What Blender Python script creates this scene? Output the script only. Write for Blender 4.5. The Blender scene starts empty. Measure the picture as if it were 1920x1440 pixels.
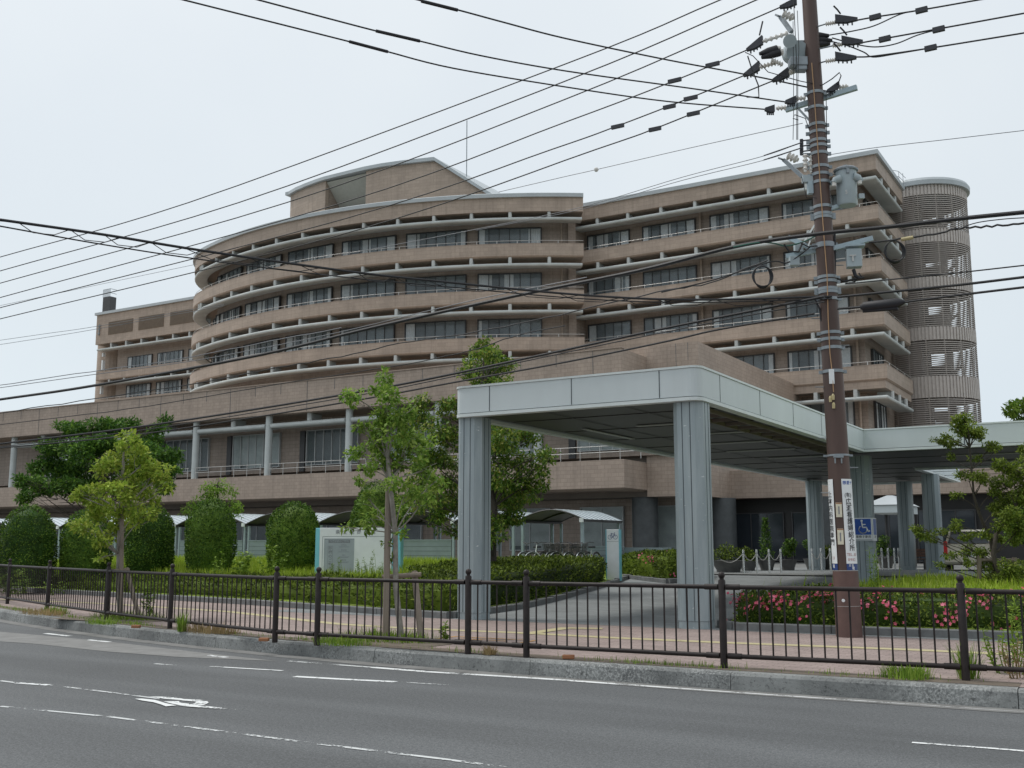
import bpy, math, random
from mathutils import Vector
R_ = math.radians
pi = math.pi
sc = bpy.context.scene
COL = sc.collection
rnd = random.Random(7)

# ------------------------------------------------------------------ camera
FPX = 2000.0
PITCH = math.atan(305 / FPX)
YAW = R_(31.09116)
CAMH = 1.6
CC, SS = math.cos(YAW), math.sin(YAW)
def ray(x, y):
    r = (x - 960) / FPX; u = -(y - 720) / FPX
    fy = math.cos(PITCH) - u * math.sin(PITCH); fz = math.sin(PITCH) + u * math.cos(PITCH)
    return (r * CC - fy * SS, r * SS + fy * CC, fz)
def onY(x, y, Y):
    d = ray(x, y); t = Y / d[1]; return Vector((t * d[0], Y, CAMH + t * d[2]))
def onZ(x, y, z):
    d = ray(x, y); t = (z - CAMH) / d[2]; return Vector((t * d[0], t * d[1], z))
def onD(x, y, D):
    d = ray(x, y); f = -d[0] * SS + d[1] * CC; t = D / f
    return Vector((t * d[0], t * d[1], CAMH + t * d[2]))

# ------------------------------------------------------------------ mesh builder
class MB:
    def __init__(s): s.v = []; s.f = []; s.mi = []; s.m = 0
    def add(s, vs, fs):
        n = len(s.v); s.v += [tuple(q) for q in vs]
        for f in fs: s.f.append([n + i for i in f]); s.mi.append(s.m)
    def box(s, x0, x1, y0, y1, z0, z1):
        s.add([(x0,y0,z0),(x1,y0,z0),(x1,y1,z0),(x0,y1,z0),(x0,y0,z1),(x1,y0,z1),(x1,y1,z1),(x0,y1,z1)],
              [(0,3,2,1),(4,5,6,7),(0,1,5,4),(1,2,6,5),(2,3,7,6),(3,0,4,7)])
    def obox(s, c, sx, sy, sz, rot=0, axis=None):
        c = Vector(c); ux = Vector((math.cos(rot), math.sin(rot), 0)); uy = Vector((-math.sin(rot), math.cos(rot), 0)); uz = Vector((0,0,1))
        if axis: ux, uy, uz = axis
        P = []
        for k in (-1, 1):
            for (i, j) in ((-1,-1),(1,-1),(1,1),(-1,1)): P.append(c + ux*(i*sx/2) + uy*(j*sy/2) + uz*(k*sz/2))
        s.add(P, [(0,3,2,1),(4,5,6,7),(0,1,5,4),(1,2,6,5),(2,3,7,6),(3,0,4,7)])
    def bar(s, a, b, w, h):           # square bar from a to b
        a = Vector(a); b = Vector(b); t = (b - a); L = t.length; t.normalize()
        up = Vector((0,0,1)) if abs(t.z) < .95 else Vector((1,0,0))
        u = t.cross(up).normalized(); w2 = u.cross(t).normalized()
        s.obox((a + b) / 2, L, w, h, axis=(t, u, w2))
    def tube(s, pts, r, n=8, r2=None, cap=True):
        pts = [Vector(q) for q in pts]; m = len(pts); rings = []
        base = len(s.v); vs = []; fs = []
        prev = None
        for i, q in enumerate(pts):
            t = (pts[min(i+1, m-1)] - pts[max(i-1, 0)])
            if t.length < 1e-9: t = Vector((0,0,1))
            t.normalize()
            if prev is None:
                up = Vector((0,0,1)) if abs(t.z) < .9 else Vector((1,0,0))
                u = t.cross(up).normalized()
            else:
                u = (prev - t * prev.dot(t))
                if u.length < 1e-6: u = t.orthogonal()
                u.normalize()
            prev = u; w = t.cross(u)
            if isinstance(r, (list, tuple)): rr = r[i]
            else: rr = r if r2 is None else r + (r2 - r) * i / max(1, m - 1)
            for k in range(n):
                a = 2 * pi * k / n; vs.append(q + u * (rr * math.cos(a)) + w * (rr * math.sin(a)))
        for i in range(m - 1):
            for k in range(n):
                k2 = (k + 1) % n; fs.append((i*n+k, i*n+k2, (i+1)*n+k2, (i+1)*n+k))
        if cap:
            fs.append(tuple(range(n))[::-1]); fs.append(tuple((m-1)*n + k for k in range(n)))
        s.add(vs, fs)
    def cyl(s, c, r, z0, z1, n=20, r2=None):
        s.tube([(c[0], c[1], z0), (c[0], c[1], z1)], r, n, r2)
    def sphere(s, c, r, n=12, m=8, sz=1.0):
        vs = [(c[0], c[1], c[2] - r*sz)]; fs = []
        for j in range(1, m):
            ph = -pi/2 + pi*j/m
            for k in range(n):
                a = 2*pi*k/n; vs.append((c[0]+r*math.cos(ph)*math.cos(a), c[1]+r*math.cos(ph)*math.sin(a), c[2]+r*sz*math.sin(ph)))
        vs.append((c[0], c[1], c[2] + r*sz)); T = len(vs) - 1
        for k in range(n):
            k2 = (k+1) % n
            fs.append((0, 1+k2, 1+k))
            for j in range(m-2): a = 1+j*n; fs.append((a+k, a+k2, a+n+k2, a+n+k))
            a = 1+(m-2)*n; fs.append((a+k, a+k2, T))
        s.add(vs, fs)
    def prism(s, pl, z0, z1, caps=True):
        n = len(pl)
        if sum(pl[i][0]*pl[(i+1)%n][1]-pl[(i+1)%n][0]*pl[i][1] for i in range(n)) < 0: pl = pl[::-1]
        vs = [(p[0],p[1],z0) for p in pl] + [(p[0],p[1],z1) for p in pl]
        fs = [(i,(i+1)%n,n+(i+1)%n,n+i) for i in range(n)]
        if caps: fs += [tuple(range(n))[::-1], tuple(range(n, 2*n))]
        s.add(vs, fs)
    def sweep(s, path, prof, closed=True):
        """sweep profile (outward offset, z) along plan polyline; outward = left of travel direction"""
        n = len(path); m = len(prof); nn = normals(path); vs = []; fs = []
        for i in range(n):
            for (o, z) in prof: vs.append((path[i][0]+nn[i][0]*o, path[i][1]+nn[i][1]*o, z))
        for i in range(n-1):
            for k in range(m if closed else m-1):
                k2 = (k+1) % m; fs.append((i*m+k, (i+1)*m+k, (i+1)*m+k2, i*m+k2))
        if closed:
            fs.append(tuple(range(m))); fs.append(tuple((n-1)*m+k for k in range(m))[::-1])
        s.add(vs, fs)
    def quad(s, a, b, c, d): s.add([a,b,c,d], [(0,1,2,3)])
    def build(s, name, mats, parent=None, smooth=False, bevel=0):
        me = bpy.data.meshes.new(name); me.from_pydata(s.v, [], s.f)
        if not isinstance(mats, (list, tuple)): mats = [mats]
        for m in mats: me.materials.append(m)
        if len(mats) > 1: me.polygons.foreach_set('material_index', s.mi)
        if smooth:
            me.polygons.foreach_set('use_smooth', [True]*len(s.f))
        me.update()
        o = bpy.data.objects.new(name, me); COL.objects.link(o)
        if smooth:
            try: me.set_sharp_from_angle(angle=R_(40))
            except Exception: pass
        if bevel:
            b = o.modifiers.new('bevel', 'BEVEL'); b.width = bevel; b.segments = 2; b.limit_method = 'ANGLE'; b.angle_limit = R_(40)
        if parent: 
            o.parent = parent
            o.matrix_parent_inverse = parent.matrix_basis.inverted()
        return o

def normals(path):
    n = len(path); seg = []
    for i in range(n-1):
        dx = path[i+1][0]-path[i][0]; dy = path[i+1][1]-path[i][1]; L = math.hypot(dx, dy) or 1
        seg.append((-dy/L, dx/L))
    out = []
    for i in range(n):
        a = seg[max(i-1,0)]; b = seg[min(i, n-2)]
        k = 1 + a[0]*b[0]+a[1]*b[1]
        if k < .2: k = .2
        out.append(((a[0]+b[0])/k, (a[1]+b[1])/k))
    return out
def offset_path(path, o):
    nn = normals(path); return [(p[0]+q[0]*o, p[1]+q[1]*o) for p, q in zip(path, nn)]

def empty(name, loc, label=None, cat=None, group=None):
    o = bpy.data.objects.new(name, None); o.location = loc; o.empty_display_size = .2; COL.objects.link(o)
    if label: tag(o, label, cat, group)
    return o
def tag(o, label=None, cat=None, group=None, kind=None):
    if label: o['label'] = label
    if cat: o['category'] = cat
    if group: o['group'] = group
    if kind: o['kind'] = kind
    return o
def struct(o): o['kind'] = 'structure'; return o
def stuff(o): o['kind'] = 'stuff'; return o
def copy_tree(o, parent=None):
    c = o.copy(); COL.objects.link(c)
    if parent: c.parent = parent; c.matrix_parent_inverse = o.matrix_parent_inverse
    for ch in list(o.children): copy_tree(ch, c)
    return c

# ------------------------------------------------------------------ materials
def newmat(name):
    m = bpy.data.materials.new(name); m.use_nodes = True
    nt = m.node_tree; return m, nt, nt.nodes['Principled BSDF'], nt.nodes['Material Output']
def N(nt, t, **kw):
    n = nt.nodes.new(t)
    for k, v in kw.items():
        if k.startswith('i_'):
            key = k[2:]; key = int(key) if key.isdigit() else key
            n.inputs[key].default_value = v
        else: setattr(n, k, v)
    return n
def c4(c): return (c[0], c[1], c[2], 1)
def mul(c, k): return (min(1, c[0]*k), min(1, c[1]*k), min(1, c[2]*k))
def objcoord(nt, scale=(1,1,1)):
    tc = N(nt, 'ShaderNodeTexCoord'); mp = N(nt, 'ShaderNodeMapping'); mp.inputs['Scale'].default_value = scale
    nt.links.new(tc.outputs['Object'], mp.inputs['Vector']); return mp.outputs['Vector']
def noise(nt, vec, scale, detail=4, rough=.6):
    n = N(nt, 'ShaderNodeTexNoise'); n.inputs['Scale'].default_value = scale; n.inputs['Detail'].default_value = detail; n.inputs['Roughness'].default_value = rough
    nt.links.new(vec, n.inputs['Vector']); return n.outputs['Fac']
def ramp(nt, fac, a, b, ca, cb):
    r = N(nt, 'ShaderNodeValToRGB'); e = r.color_ramp.elements
    e[0].position = a; e[1].position = b; e[0].color = c4(ca); e[1].color = c4(cb)
    nt.links.new(fac, r.inputs['Fac']); return r.outputs['Color']
def mixc(nt, fac, a, b, mode='MIX'):
    m = N(nt, 'ShaderNodeMix', data_type='RGBA', blend_type=mode)
    for sock, val in ((m.inputs['Factor'], fac), (m.inputs[6], a), (m.inputs[7], b)):
        if hasattr(val, 'links') or hasattr(val, 'is_linked'): nt.links.new(val, sock)
        else: sock.default_value = val if not isinstance(val, tuple) or len(val) == 4 else c4(val)
    return m.outputs[2]
def bump(nt, bs, h, strength=.3, dist=.02):
    b = N(nt, 'ShaderNodeBump'); b.inputs['Strength'].default_value = strength; b.inputs['Distance'].default_value = dist
    nt.links.new(h, b.inputs['Height']); nt.links.new(b.outputs['Normal'], bs.inputs['Normal'])

def plain(name, col, rough=.6, var=.12, scale=3.0, metal=0.0, streak=False, spec=.5, bumps=0):
    m, nt, bs, out = newmat(name)
    vec = objcoord(nt, (1, 1, .15) if streak else (1, 1, 1))
    f = noise(nt, vec, scale, 5)
    c = ramp(nt, f, .3, .7, mul(col, 1-var), mul(col, 1+var))
    nt.links.new(c, bs.inputs['Base Color']); bs.inputs['Roughness'].default_value = rough; bs.inputs['Metallic'].default_value = metal
    bs.inputs['Specular IOR Level'].default_value = spec
    if bumps: bump(nt, bs, noise(nt, objcoord(nt), 40, 3), bumps, .01)
    return m
def tilemat(name, col, joint, bw=.6, bh=.25, mort=.014, stain=.14):
    m, nt, bs, out = newmat(name)
    tc = N(nt, 'ShaderNodeTexCoord'); sx = N(nt, 'ShaderNodeSeparateXYZ'); nt.links.new(tc.outputs['Object'], sx.inputs[0])
    ad = N(nt, 'ShaderNodeMath', operation='ADD'); nt.links.new(sx.outputs[0], ad.inputs[0]); nt.links.new(sx.outputs[1], ad.inputs[1])
    cb = N(nt, 'ShaderNodeCombineXYZ'); nt.links.new(ad.outputs[0], cb.inputs[0]); nt.links.new(sx.outputs[2], cb.inputs[1])
    br = N(nt, 'ShaderNodeTexBrick'); nt.links.new(cb.outputs[0], br.inputs['Vector'])
    br.inputs['Scale'].default_value = 1; br.inputs['Brick Width'].default_value = bw; br.inputs['Row Height'].default_value = bh
    br.inputs['Mortar Size'].default_value = mort; br.inputs['Mortar Smooth'].default_value = .2; br.inputs['Bias'].default_value = 0
    br.inputs['Color1'].default_value = c4(mul(col, .93)); br.inputs['Color2'].default_value = c4(mul(col, 1.07)); br.inputs['Mortar'].default_value = c4(joint)
    mp = N(nt, 'ShaderNodeMapping'); mp.inputs['Scale'].default_value = (1, 1, .3); nt.links.new(tc.outputs['Object'], mp.inputs[0])
    f = noise(nt, mp.outputs[0], .55, 6, .65)
    st = ramp(nt, f, .3, .72, (1-stain,)*3, (1+stain*.45,)*3)
    c = mixc(nt, 1.0, br.outputs['Color'], st, 'MULTIPLY')
    f2 = noise(nt, tc.outputs['Object'], 7, 4, .7)
    st2 = ramp(nt, f2, .3, .7, (.93,)*3, (1.05,)*3)
    c = mixc(nt, 1.0, c, st2, 'MULTIPLY')
    mp3 = N(nt, 'ShaderNodeMapping'); mp3.inputs['Scale'].default_value = (2.2, 2.2, .1); nt.links.new(tc.outputs['Object'], mp3.inputs[0])
    f3 = noise(nt, mp3.outputs[0], 1.6, 5, .7); st3 = ramp(nt, f3, .5, .74, (1.03,)*3, (.8,)*3)
    c = mixc(nt, 1.0, c, st3, 'MULTIPLY')
    nt.links.new(c, bs.inputs['Base Color']); bs.inputs['Roughness'].default_value = .62
    return m
def leafmat(name, cols, rough=.55, trans=.3):
    m, nt, bs, out = newmat(name)
    g = N(nt, 'ShaderNodeNewGeometry')
    r = N(nt, 'ShaderNodeValToRGB'); r.color_ramp.interpolation = 'LINEAR'
    e = r.color_ramp.elements
    while len(e) < len(cols): e.new(.5)
    for i, c in enumerate(cols): e[i].position = i/(len(cols)-1); e[i].color = c4(c)
    nt.links.new(g.outputs['Random Per Island'], r.inputs['Fac'])
    vec = objcoord(nt); f = noise(nt, vec, 1.6, 3)
    st = ramp(nt, f, .35, .65, (.72,)*3, (1.2,)*3)
    c = mixc(nt, 1.0, r.outputs['Color'], st, 'MULTIPLY')
    nt.links.new(c, bs.inputs['Base Color']); bs.inputs['Roughness'].default_value = rough; bs.inputs['Specular IOR Level'].default_value = .18
    tr = N(nt, 'ShaderNodeBsdfTranslucent'); nt.links.new(c, tr.inputs['Color'])
    mx = N(nt, 'ShaderNodeMixShader'); mx.inputs[0].default_value = trans
    nt.links.new(bs.outputs[0], mx.inputs[1]); nt.links.new(tr.outputs[0], mx.inputs[2]); nt.links.new(mx.outputs[0], out.inputs['Surface'])
    return m
def glassmat(name, reflect_tint, alpha=.45, rough=.03):
    m, nt, bs, out = newmat(name)
    g = N(nt, 'ShaderNodeNewGeometry')
    c = ramp(nt, g.outputs['Random Per Island'], 0, 1, mul(reflect_tint, .45), mul(reflect_tint, 1.9))  # sky reflections painted into the base colour
    nt.links.new(c, bs.inputs['Base Color']); bs.inputs['Roughness'].default_value = rough; bs.inputs['Specular IOR Level'].default_value = .7
    tr = N(nt, 'ShaderNodeBsdfTransparent'); mx = N(nt, 'ShaderNodeMixShader'); mx.inputs[0].default_value = alpha
    nt.links.new(bs.outputs[0], mx.inputs[1]); nt.links.new(tr.outputs[0], mx.inputs[2]); nt.links.new(mx.outputs[0], out.inputs['Surface'])
    return m

M = {}
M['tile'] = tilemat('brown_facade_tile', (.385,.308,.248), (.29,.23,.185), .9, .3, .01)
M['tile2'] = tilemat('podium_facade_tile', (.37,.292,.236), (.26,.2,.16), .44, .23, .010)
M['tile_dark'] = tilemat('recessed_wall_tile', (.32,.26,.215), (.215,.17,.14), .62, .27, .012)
M['coping'] = plain('pale_metal_coping', (.42,.46,.48), .45, .08, .6)
M['shade'] = plain('pale_shade_metal', (.47,.5,.49), .5, .12, .8)
M['post'] = plain('white_post_metal', (.5,.52,.51), .55, .1, 1.0)
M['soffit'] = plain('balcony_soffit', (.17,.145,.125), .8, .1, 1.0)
M['rail'] = plain('steel_handrail', (.5,.49,.47), .35, .05, 2.0, .3)
M['frame'] = plain('dark_bronze_frame', (.05,.05,.052), .5, .1)
M['frame_light'] = plain('aluminium_frame', (.42,.44,.44), .45, .08)
M['room'] = plain('dim_room', (.16,.18,.19), .9, .3, .7)
M['curtain'] = plain('curtain_cloth', (.9,.93,.92), .9, .12, 5)
M['blind'] = plain('roller_blind', (.5,.56,.55), .9, .15, 1.5)
M['glass'] = glassmat('window_glass', (.21,.25,.27), .6, .05)
M['glass_pod'] = glassmat('podium_glass', (.09,.115,.115), .66, .05)
M['louver'] = plain('brown_louvre', (.2,.155,.115), .7, .1)
M['slat'] = plain('stair_tower_slat', (.40,.36,.33), .6, .1)
M['slat_band'] = plain('stair_tower_fins', (.50,.455,.42), .6, .1)
M['core'] = plain('stair_core', (.26,.235,.215), .8, .15, .7)
M['panel_pale'] = plain('pale_panel', (.42,.43,.39), .7, .08)
M['roof'] = plain('roof_membrane', (.3,.31,.31), .8, .1)
M['canopy'] = plain('canopy_panel', (.57,.625,.635), .45, .07, .7, streak=True)
M['canopy_edge'] = plain('canopy_trim', (.62,.67,.665), .4, .05)
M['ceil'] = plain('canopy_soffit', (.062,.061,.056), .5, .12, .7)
M['ceil_light'] = plain('soffit_trough', (.34,.35,.32), .4, .05)
def colmat():
    m, nt, bs, out = newmat('column_cladding')
    vec = objcoord(nt, (1,1,.12)); f = noise(nt, vec, 3.5, 6, .65)
    c = ramp(nt, f, .3, .72, (.225,.275,.295), (.375,.43,.445))
    v2 = objcoord(nt, (3,3,8)); f2 = noise(nt, v2, 2.6, 3, .5)
    c = mixc(nt, ramp(nt, f2, .70, .72, (0,0,0), (.8,.8,.8)), c, (.62,.66,.66))
    nt.links.new(c, bs.inputs['Base Color']); bs.inputs['Roughness'].default_value = .42
    return m
M['column'] = colmat()
M['soffit_seam'] = plain('soffit_seam', (.04,.039,.036), .6, .1)
M['groove'] = plain('column_groove', (.06,.075,.085), .6, .1)
M['dark_col'] = plain('dark_stone_column', (.06,.067,.07), .5, .2, 2.5)
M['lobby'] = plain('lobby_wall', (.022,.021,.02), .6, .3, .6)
M['fence'] = plain('brown_fence_paint', (.022,.016,.015), .5, .35, 9, spec=.3)
M['pole'] = plain('brown_pole_paint', (.078,.046,.037), .55, .22, 3, streak=True)
M['pole_sheet'] = plain('brown_pole_sheet', (.115,.066,.056), .6, .12, 6)
M['steel'] = plain('galvanised_steel', (.25,.28,.30), .45, .15, 8, .4)
M['steel_blue'] = plain('pale_blue_steel', (.36,.45,.49), .45, .1, 5)
M['trans'] = plain('grey_transformer_paint', (.36,.42,.44), .45, .1, 3)
M['black'] = plain('black_rubber', (.014,.014,.018), .6, .2)
M['ins_cover'] = plain('dark_insulating_cover', (.032,.034,.042), .6, .25, 6)
M['ceramic'] = plain('white_porcelain', (.68,.66,.62), .2, .08)
M['wire'] = plain('black_cable', (.016,.017,.02), .6, .2)
M['wire_thin'] = plain('grey_wire', (.16,.17,.19), .5, .1)
M['wire_green'] = plain('green_cable', (.02,.11,.08), .5, .1)
M['rope'] = plain('tan_rope', (.42,.26,.14), .8, .1)
M['yellow_plate'] = plain('cream_plate', (.64,.61,.48), .6, .12, 14)
M['brass'] = plain('weight_brass', (.45,.38,.2), .5, .2)
M['white'] = plain('white_sign_paint', (.74,.77,.78), .45, .05)
M['teal'] = plain('turquoise_sign_paint', (.2,.56,.66), .45, .06)
M['sign_grey'] = plain('grey_sign_panel', (.33,.37,.4), .45, .06)
M['sign_ink'] = plain('sign_ink', (.05,.055,.06), .6, .05)
M['sign_ink2'] = plain('faded_sign_ink', (.2,.21,.23), .6, .05)
M['sign_line'] = plain('sign_line', (.22,.25,.27), .6, .05)
M['blue'] = plain('blue_sign_paint', (.012,.075,.36), .4, .06)
M['blue_dark'] = plain('dark_blue_sign_paint', (.02,.05,.19), .4, .06)
M['red_ink'] = plain('red_grey_ink', (.45,.25,.24), .5, .06)
M['sh_roof'] = plain('shelter_polycarbonate', (.5,.56,.6), .35, .08, 1.0)
M['sh_under'] = plain('shelter_underside', (.12,.12,.115), .6, .1)
M['sh_frame'] = plain('shelter_frame', (.028,.028,.03), .5, .1)
M['sh_post'] = plain('shelter_post', (.3,.37,.4), .45, .1)
M['sh_panel'] = plain('shelter_panel', (.23,.285,.30), .5, .1, 2)
M['sh_joint'] = plain('shelter_panel_joint', (.1,.13,.135), .6, .1)
M['chrome'] = plain('polished_steel', (.6,.6,.58), .25, .06, 4, .7)
M['bench'] = plain('bench_wood', (.14,.07,.045), .6, .2, 5)
M['planter'] = plain('planter_stone', (.11,.11,.105), .7, .2, 4)
M['van'] = plain('beige_car_paint', (.66,.61,.49), .3, .03)
M['van_glass'] = plain('car_glass', (.03,.037,.045), .08, .1)
M['carblack'] = plain('car_trim', (.012,.012,.013), .5, .1)
M['lampred'] = plain('red_lamp_lens', (.6,.03,.03), .2, .1)
M['carwhite'] = plain('white_car_paint', (.62,.64,.65), .3, .03)
M['bark'] = plain('grey_bark', (.24,.22,.19), .85, .3, 9, bumps=.5)
M['bark_dark'] = plain('dark_bark', (.06,.05,.04), .9, .3, 9, bumps=.5)
M['stake'] = plain('weathered_stake_wood', (.22,.18,.145), .85, .22, 7, streak=True)
M['soil'] = plain('dry_soil', (.13,.105,.08), .95, .3, 5)
M['kerbstone'] = plain('bed_kerb_concrete', (.15,.155,.155), .85, .25, 4, bumps=.3)
M['pink'] = leafmat('pink_azalea_petals', [(.66,.085,.16),(.77,.16,.25),(.84,.28,.37)], .6, .25)
M['leaf_dome'] = leafmat('clipped_shrub_leaves', [(.022,.06,.010),(.05,.115,.016),(.095,.18,.024),(.17,.26,.035)], .5, .2)
M['leaf_hedge'] = leafmat('hedge_leaves', [(.022,.042,.006),(.055,.09,.010),(.125,.18,.018),(.21,.265,.033)], .6, .14)
M['leaf_az'] = leafmat('azalea_leaves', [(.022,.045,.007),(.045,.08,.011),(.10,.15,.019),(.20,.25,.035)], .6, .14)
M['leaf_ever'] = leafmat('evergreen_leaves', [(.045,.105,.016),(.085,.17,.024),(.15,.26,.036),(.24,.33,.05),(.31,.31,.065)], .4, .3)
M['leaf_young'] = leafmat('young_maple_leaves', [(.11,.21,.03),(.17,.30,.045),(.25,.38,.06),(.32,.42,.09)], .55, .35)
M['leaf_lime'] = leafmat('lime_leaves', [(.16,.26,.03),(.25,.36,.045),(.33,.43,.06),(.36,.40,.07)], .55, .35)
M['leaf_dark'] = leafmat('dark_tree_leaves', [(.03,.085,.018),(.055,.13,.022),(.09,.19,.028),(.18,.31,.04)], .6, .25)
M['leaf_pine'] = leafmat('layered_tree_leaves', [(.07,.12,.02),(.13,.19,.028),(.20,.265,.04),(.27,.32,.06)], .6, .3)
M['weed'] = leafmat('weed_leaves', [(.11,.20,.025),(.19,.30,.04),(.28,.38,.065)], .6, .3)
M['dry'] = leafmat('dry_weed', [(.3,.22,.11),(.4,.3,.16),(.28,.22,.1)], .8, .3)
M['grass'] = leafmat('grass_blades', [(.16,.25,.018),(.24,.34,.025),(.31,.41,.04),(.38,.44,.08)], .6, .3)
M['turf'] = plain('grass_floor', (.18,.25,.03), .9, .3, 2.5, bumps=.6)
M['terracotta'] = plain('dry_terracotta', (.3,.13,.06), .8, .1)

def asphalt():
    m, nt, bs, out = newmat('worn_asphalt')
    v = objcoord(nt)
    f = noise(nt, v, 62, 3, .85); f2 = noise(nt, objcoord(nt, (.25,1,1)), .55, 5, .6)
    c = ramp(nt, f, .34, .66, (.038,.042,.045), (.152,.159,.163))
    st = ramp(nt, f2, .3, .7, (.78,)*3, (1.18,)*3)
    c = mixc(nt, 1.0, c, st, 'MULTIPLY')
    fl_ = noise(nt, objcoord(nt, (.02,1,1)), .9, 3, .55); c = mixc(nt, 1.0, c, ramp(nt, fl_, .35, .65, (.86,)*3, (1.1,)*3), 'MULTIPLY')
    f5 = noise(nt, v, 24, 2, .8); c = mixc(nt, 1.0, c, ramp(nt, f5, .34, .66, (.78,)*3, (1.22,)*3), 'MULTIPLY')
    vo = N(nt, 'ShaderNodeTexVoronoi'); vo.inputs['Scale'].default_value = 45; nt.links.new(v, vo.inputs['Vector'])
    sp = ramp(nt, vo.outputs['Distance'], .06, .1, (1,1,1), (0,0,0))
    f3 = noise(nt, v, 9, 2); gate = ramp(nt, f3, .52, .58, (0,0,0), (.6,.6,.6))
    c = mixc(nt, mixc(nt, 1.0, sp, gate, 'MULTIPLY'), c, (.26,.27,.27))
    # a paler worn gutter strip and a dark patched seam
    nt.links.new(c, bs.inputs['Base Color']); bs.inputs['Roughness'].default_value = .8
    bump(nt, bs, f, .5, .006); return m
M['asphalt'] = asphalt()
M['patch'] = plain('pale_road_patch', (.19,.19,.185), .85, .18, 3.0, bumps=.3)
M['gutter'] = plain('gutter_concrete', (.17,.17,.165), .85, .3, 2.2, bumps=.3)
def kerbm():
    m, nt, bs, out = newmat('stained_kerb_concrete')
    v = objcoord(nt)
    f = noise(nt, v, 1.3, 5, .7); c = ramp(nt, f, .33, .66, (.10,.105,.105), (.235,.245,.24))
    f2 = noise(nt, v, 38, 4, .8); sp = ramp(nt, f2, .46, .6, (0,0,0), (1,1,1))
    f4 = noise(nt, v, .7, 3); gate = ramp(nt, f4, .42, .62, (.1,.1,.1), (.85,.85,.85))
    c = mixc(nt, mixc(nt, 1.0, sp, gate, 'MULTIPLY'), c, (.42,.43,.42))
    f3 = noise(nt, v, 24, 3, .7); dk = ramp(nt, f3, .55, .68, (1,1,1), (.45,.45,.45))
    c = mixc(nt, 1.0, c, dk, 'MULTIPLY')
    nt.links.new(c, bs.inputs['Base Color']); bs.inputs['Roughness'].default_value = .9
    bump(nt, bs, f2, .5, .01); return m
M['kerb'] = kerbm()
def pavers(name, col, bw, bh, joint, var=.12, rot=0):
    m, nt, bs, out = newmat(name)
    tc = N(nt, 'ShaderNodeTexCoord'); mp = N(nt, 'ShaderNodeMapping'); mp.inputs['Rotation'].default_value = (0,0,rot)
    nt.links.new(tc.outputs['Object'], mp.inputs[0])
    br = N(nt, 'ShaderNodeTexBrick'); nt.links.new(mp.outputs[0], br.inputs['Vector']); br.inputs['Scale'].default_value = 1
    br.inputs['Brick Width'].default_value = bw; br.inputs['Row Height'].default_value = bh; br.inputs['Mortar Size'].default_value = .006
    br.inputs['Color1'].default_value = c4(mul(col,1-var)); br.inputs['Color2'].default_value = c4(mul(col,1+var)); br.inputs['Mortar'].default_value = c4(joint)
    f = noise(nt, tc.outputs['Object'], .8, 6, .65); st = ramp(nt, f, .3, .7, (.8,)*3, (1.12,)*3)
    c = mixc(nt, 1.0, br.outputs['Color'], st, 'MULTIPLY')
    f2 = noise(nt, tc.outputs['Object'], 60, 3, .7); st2 = ramp(nt, f2, .35, .7, (.85,)*3, (1.15,)*3)
    c = mixc(nt, 1.0, c, st2, 'MULTIPLY')
    nt.links.new(c, bs.inputs['Base Color']); bs.inputs['Roughness'].default_value = .85
    return m
M['pav_red'] = pavers('reddish_pavers', (.30,.235,.215), .2, .1, (.17,.135,.12))
M['pav_grey'] = pavers('grey_driveway_pavers', (.215,.23,.232), .6, .3, (.1,.11,.11), .06, R_(12))
M['fore'] = plain('forecourt_concrete', (.15,.155,.15), .85, .2, .8)
M['earth'] = plain('open_ground', (.16,.17,.11), .95, .3, .2)
def paint(name, col, thr):
    m, nt, bs, out = newmat(name)
    v = objcoord(nt); f = noise(nt, v, 22, 5, .75); f2 = noise(nt, v, 2.2, 3, .6)
    bs.inputs['Base Color'].default_value = c4(col); bs.inputs['Roughness'].default_value = .7
    tr = N(nt, 'ShaderNodeBsdfTransparent'); mx = N(nt, 'ShaderNodeMixShader')
    ad = N(nt, 'ShaderNodeMath', operation='ADD'); nt.links.new(f, ad.inputs[0]); nt.links.new(f2, ad.inputs[1])
    r = ramp(nt, ad.outputs[0], thr-.04, thr+.04, (1,1,1), (0,0,0))
    nt.links.new(r, mx.inputs[0]); nt.links.new(bs.outputs[0], mx.inputs[1]); nt.links.new(tr.outputs[0], mx.inputs[2]); nt.links.new(mx.outputs[0], out.inputs['Surface'])
    return m
M['paint'] = paint('white_road_paint', (.68,.7,.7), .92)
M['paint_worn'] = paint('worn_road_paint', (.55,.57,.57), 1.035)
M['paint_faint'] = paint('faint_road_paint', (.5,.52,.52), 1.05)
M['tactile'] = paint('yellow_tactile_block', (.44,.39,.22), .78)
M['orange'] = paint('orange_cover_paint', (.5,.27,.08), .9)

# ================================================================== SETTING
def smooth(t): t = max(0, min(1, t)); return t*t*(3-2*t)
DRIVE_L = [(-12.15,17.9),(-12.45,21.0),(-13.2,24.5),(-13.95,27.5),(-14.75,30.8),(-15.6,33.6),(-17.5,36.5),(-22,39)]
def drive_left_x(y):
    for (a, b) in zip(DRIVE_L, DRIVE_L[1:]):
        if a[1] <= y <= b[1]: return a[0] + (b[0]-a[0])*(y-a[1])/(b[1]-a[1])
    return DRIVE_L[0][0] if y < DRIVE_L[0][1] else DRIVE_L[-1][0]
def drive_z(y): return .2 + .5*smooth((y-18)/24)
def gz(x, y):
    """site height"""
    base = drive_z(y)
    if x < drive_left_x(y) and y < 37: 
        return max(base, .34 + .66*smooth((y-18.4)/8.5))
    if x > -6.5 and 17.9 < y < 29.5:
        return max(base, .34 + .5*smooth((y-18.6)/9))
    return base

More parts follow.
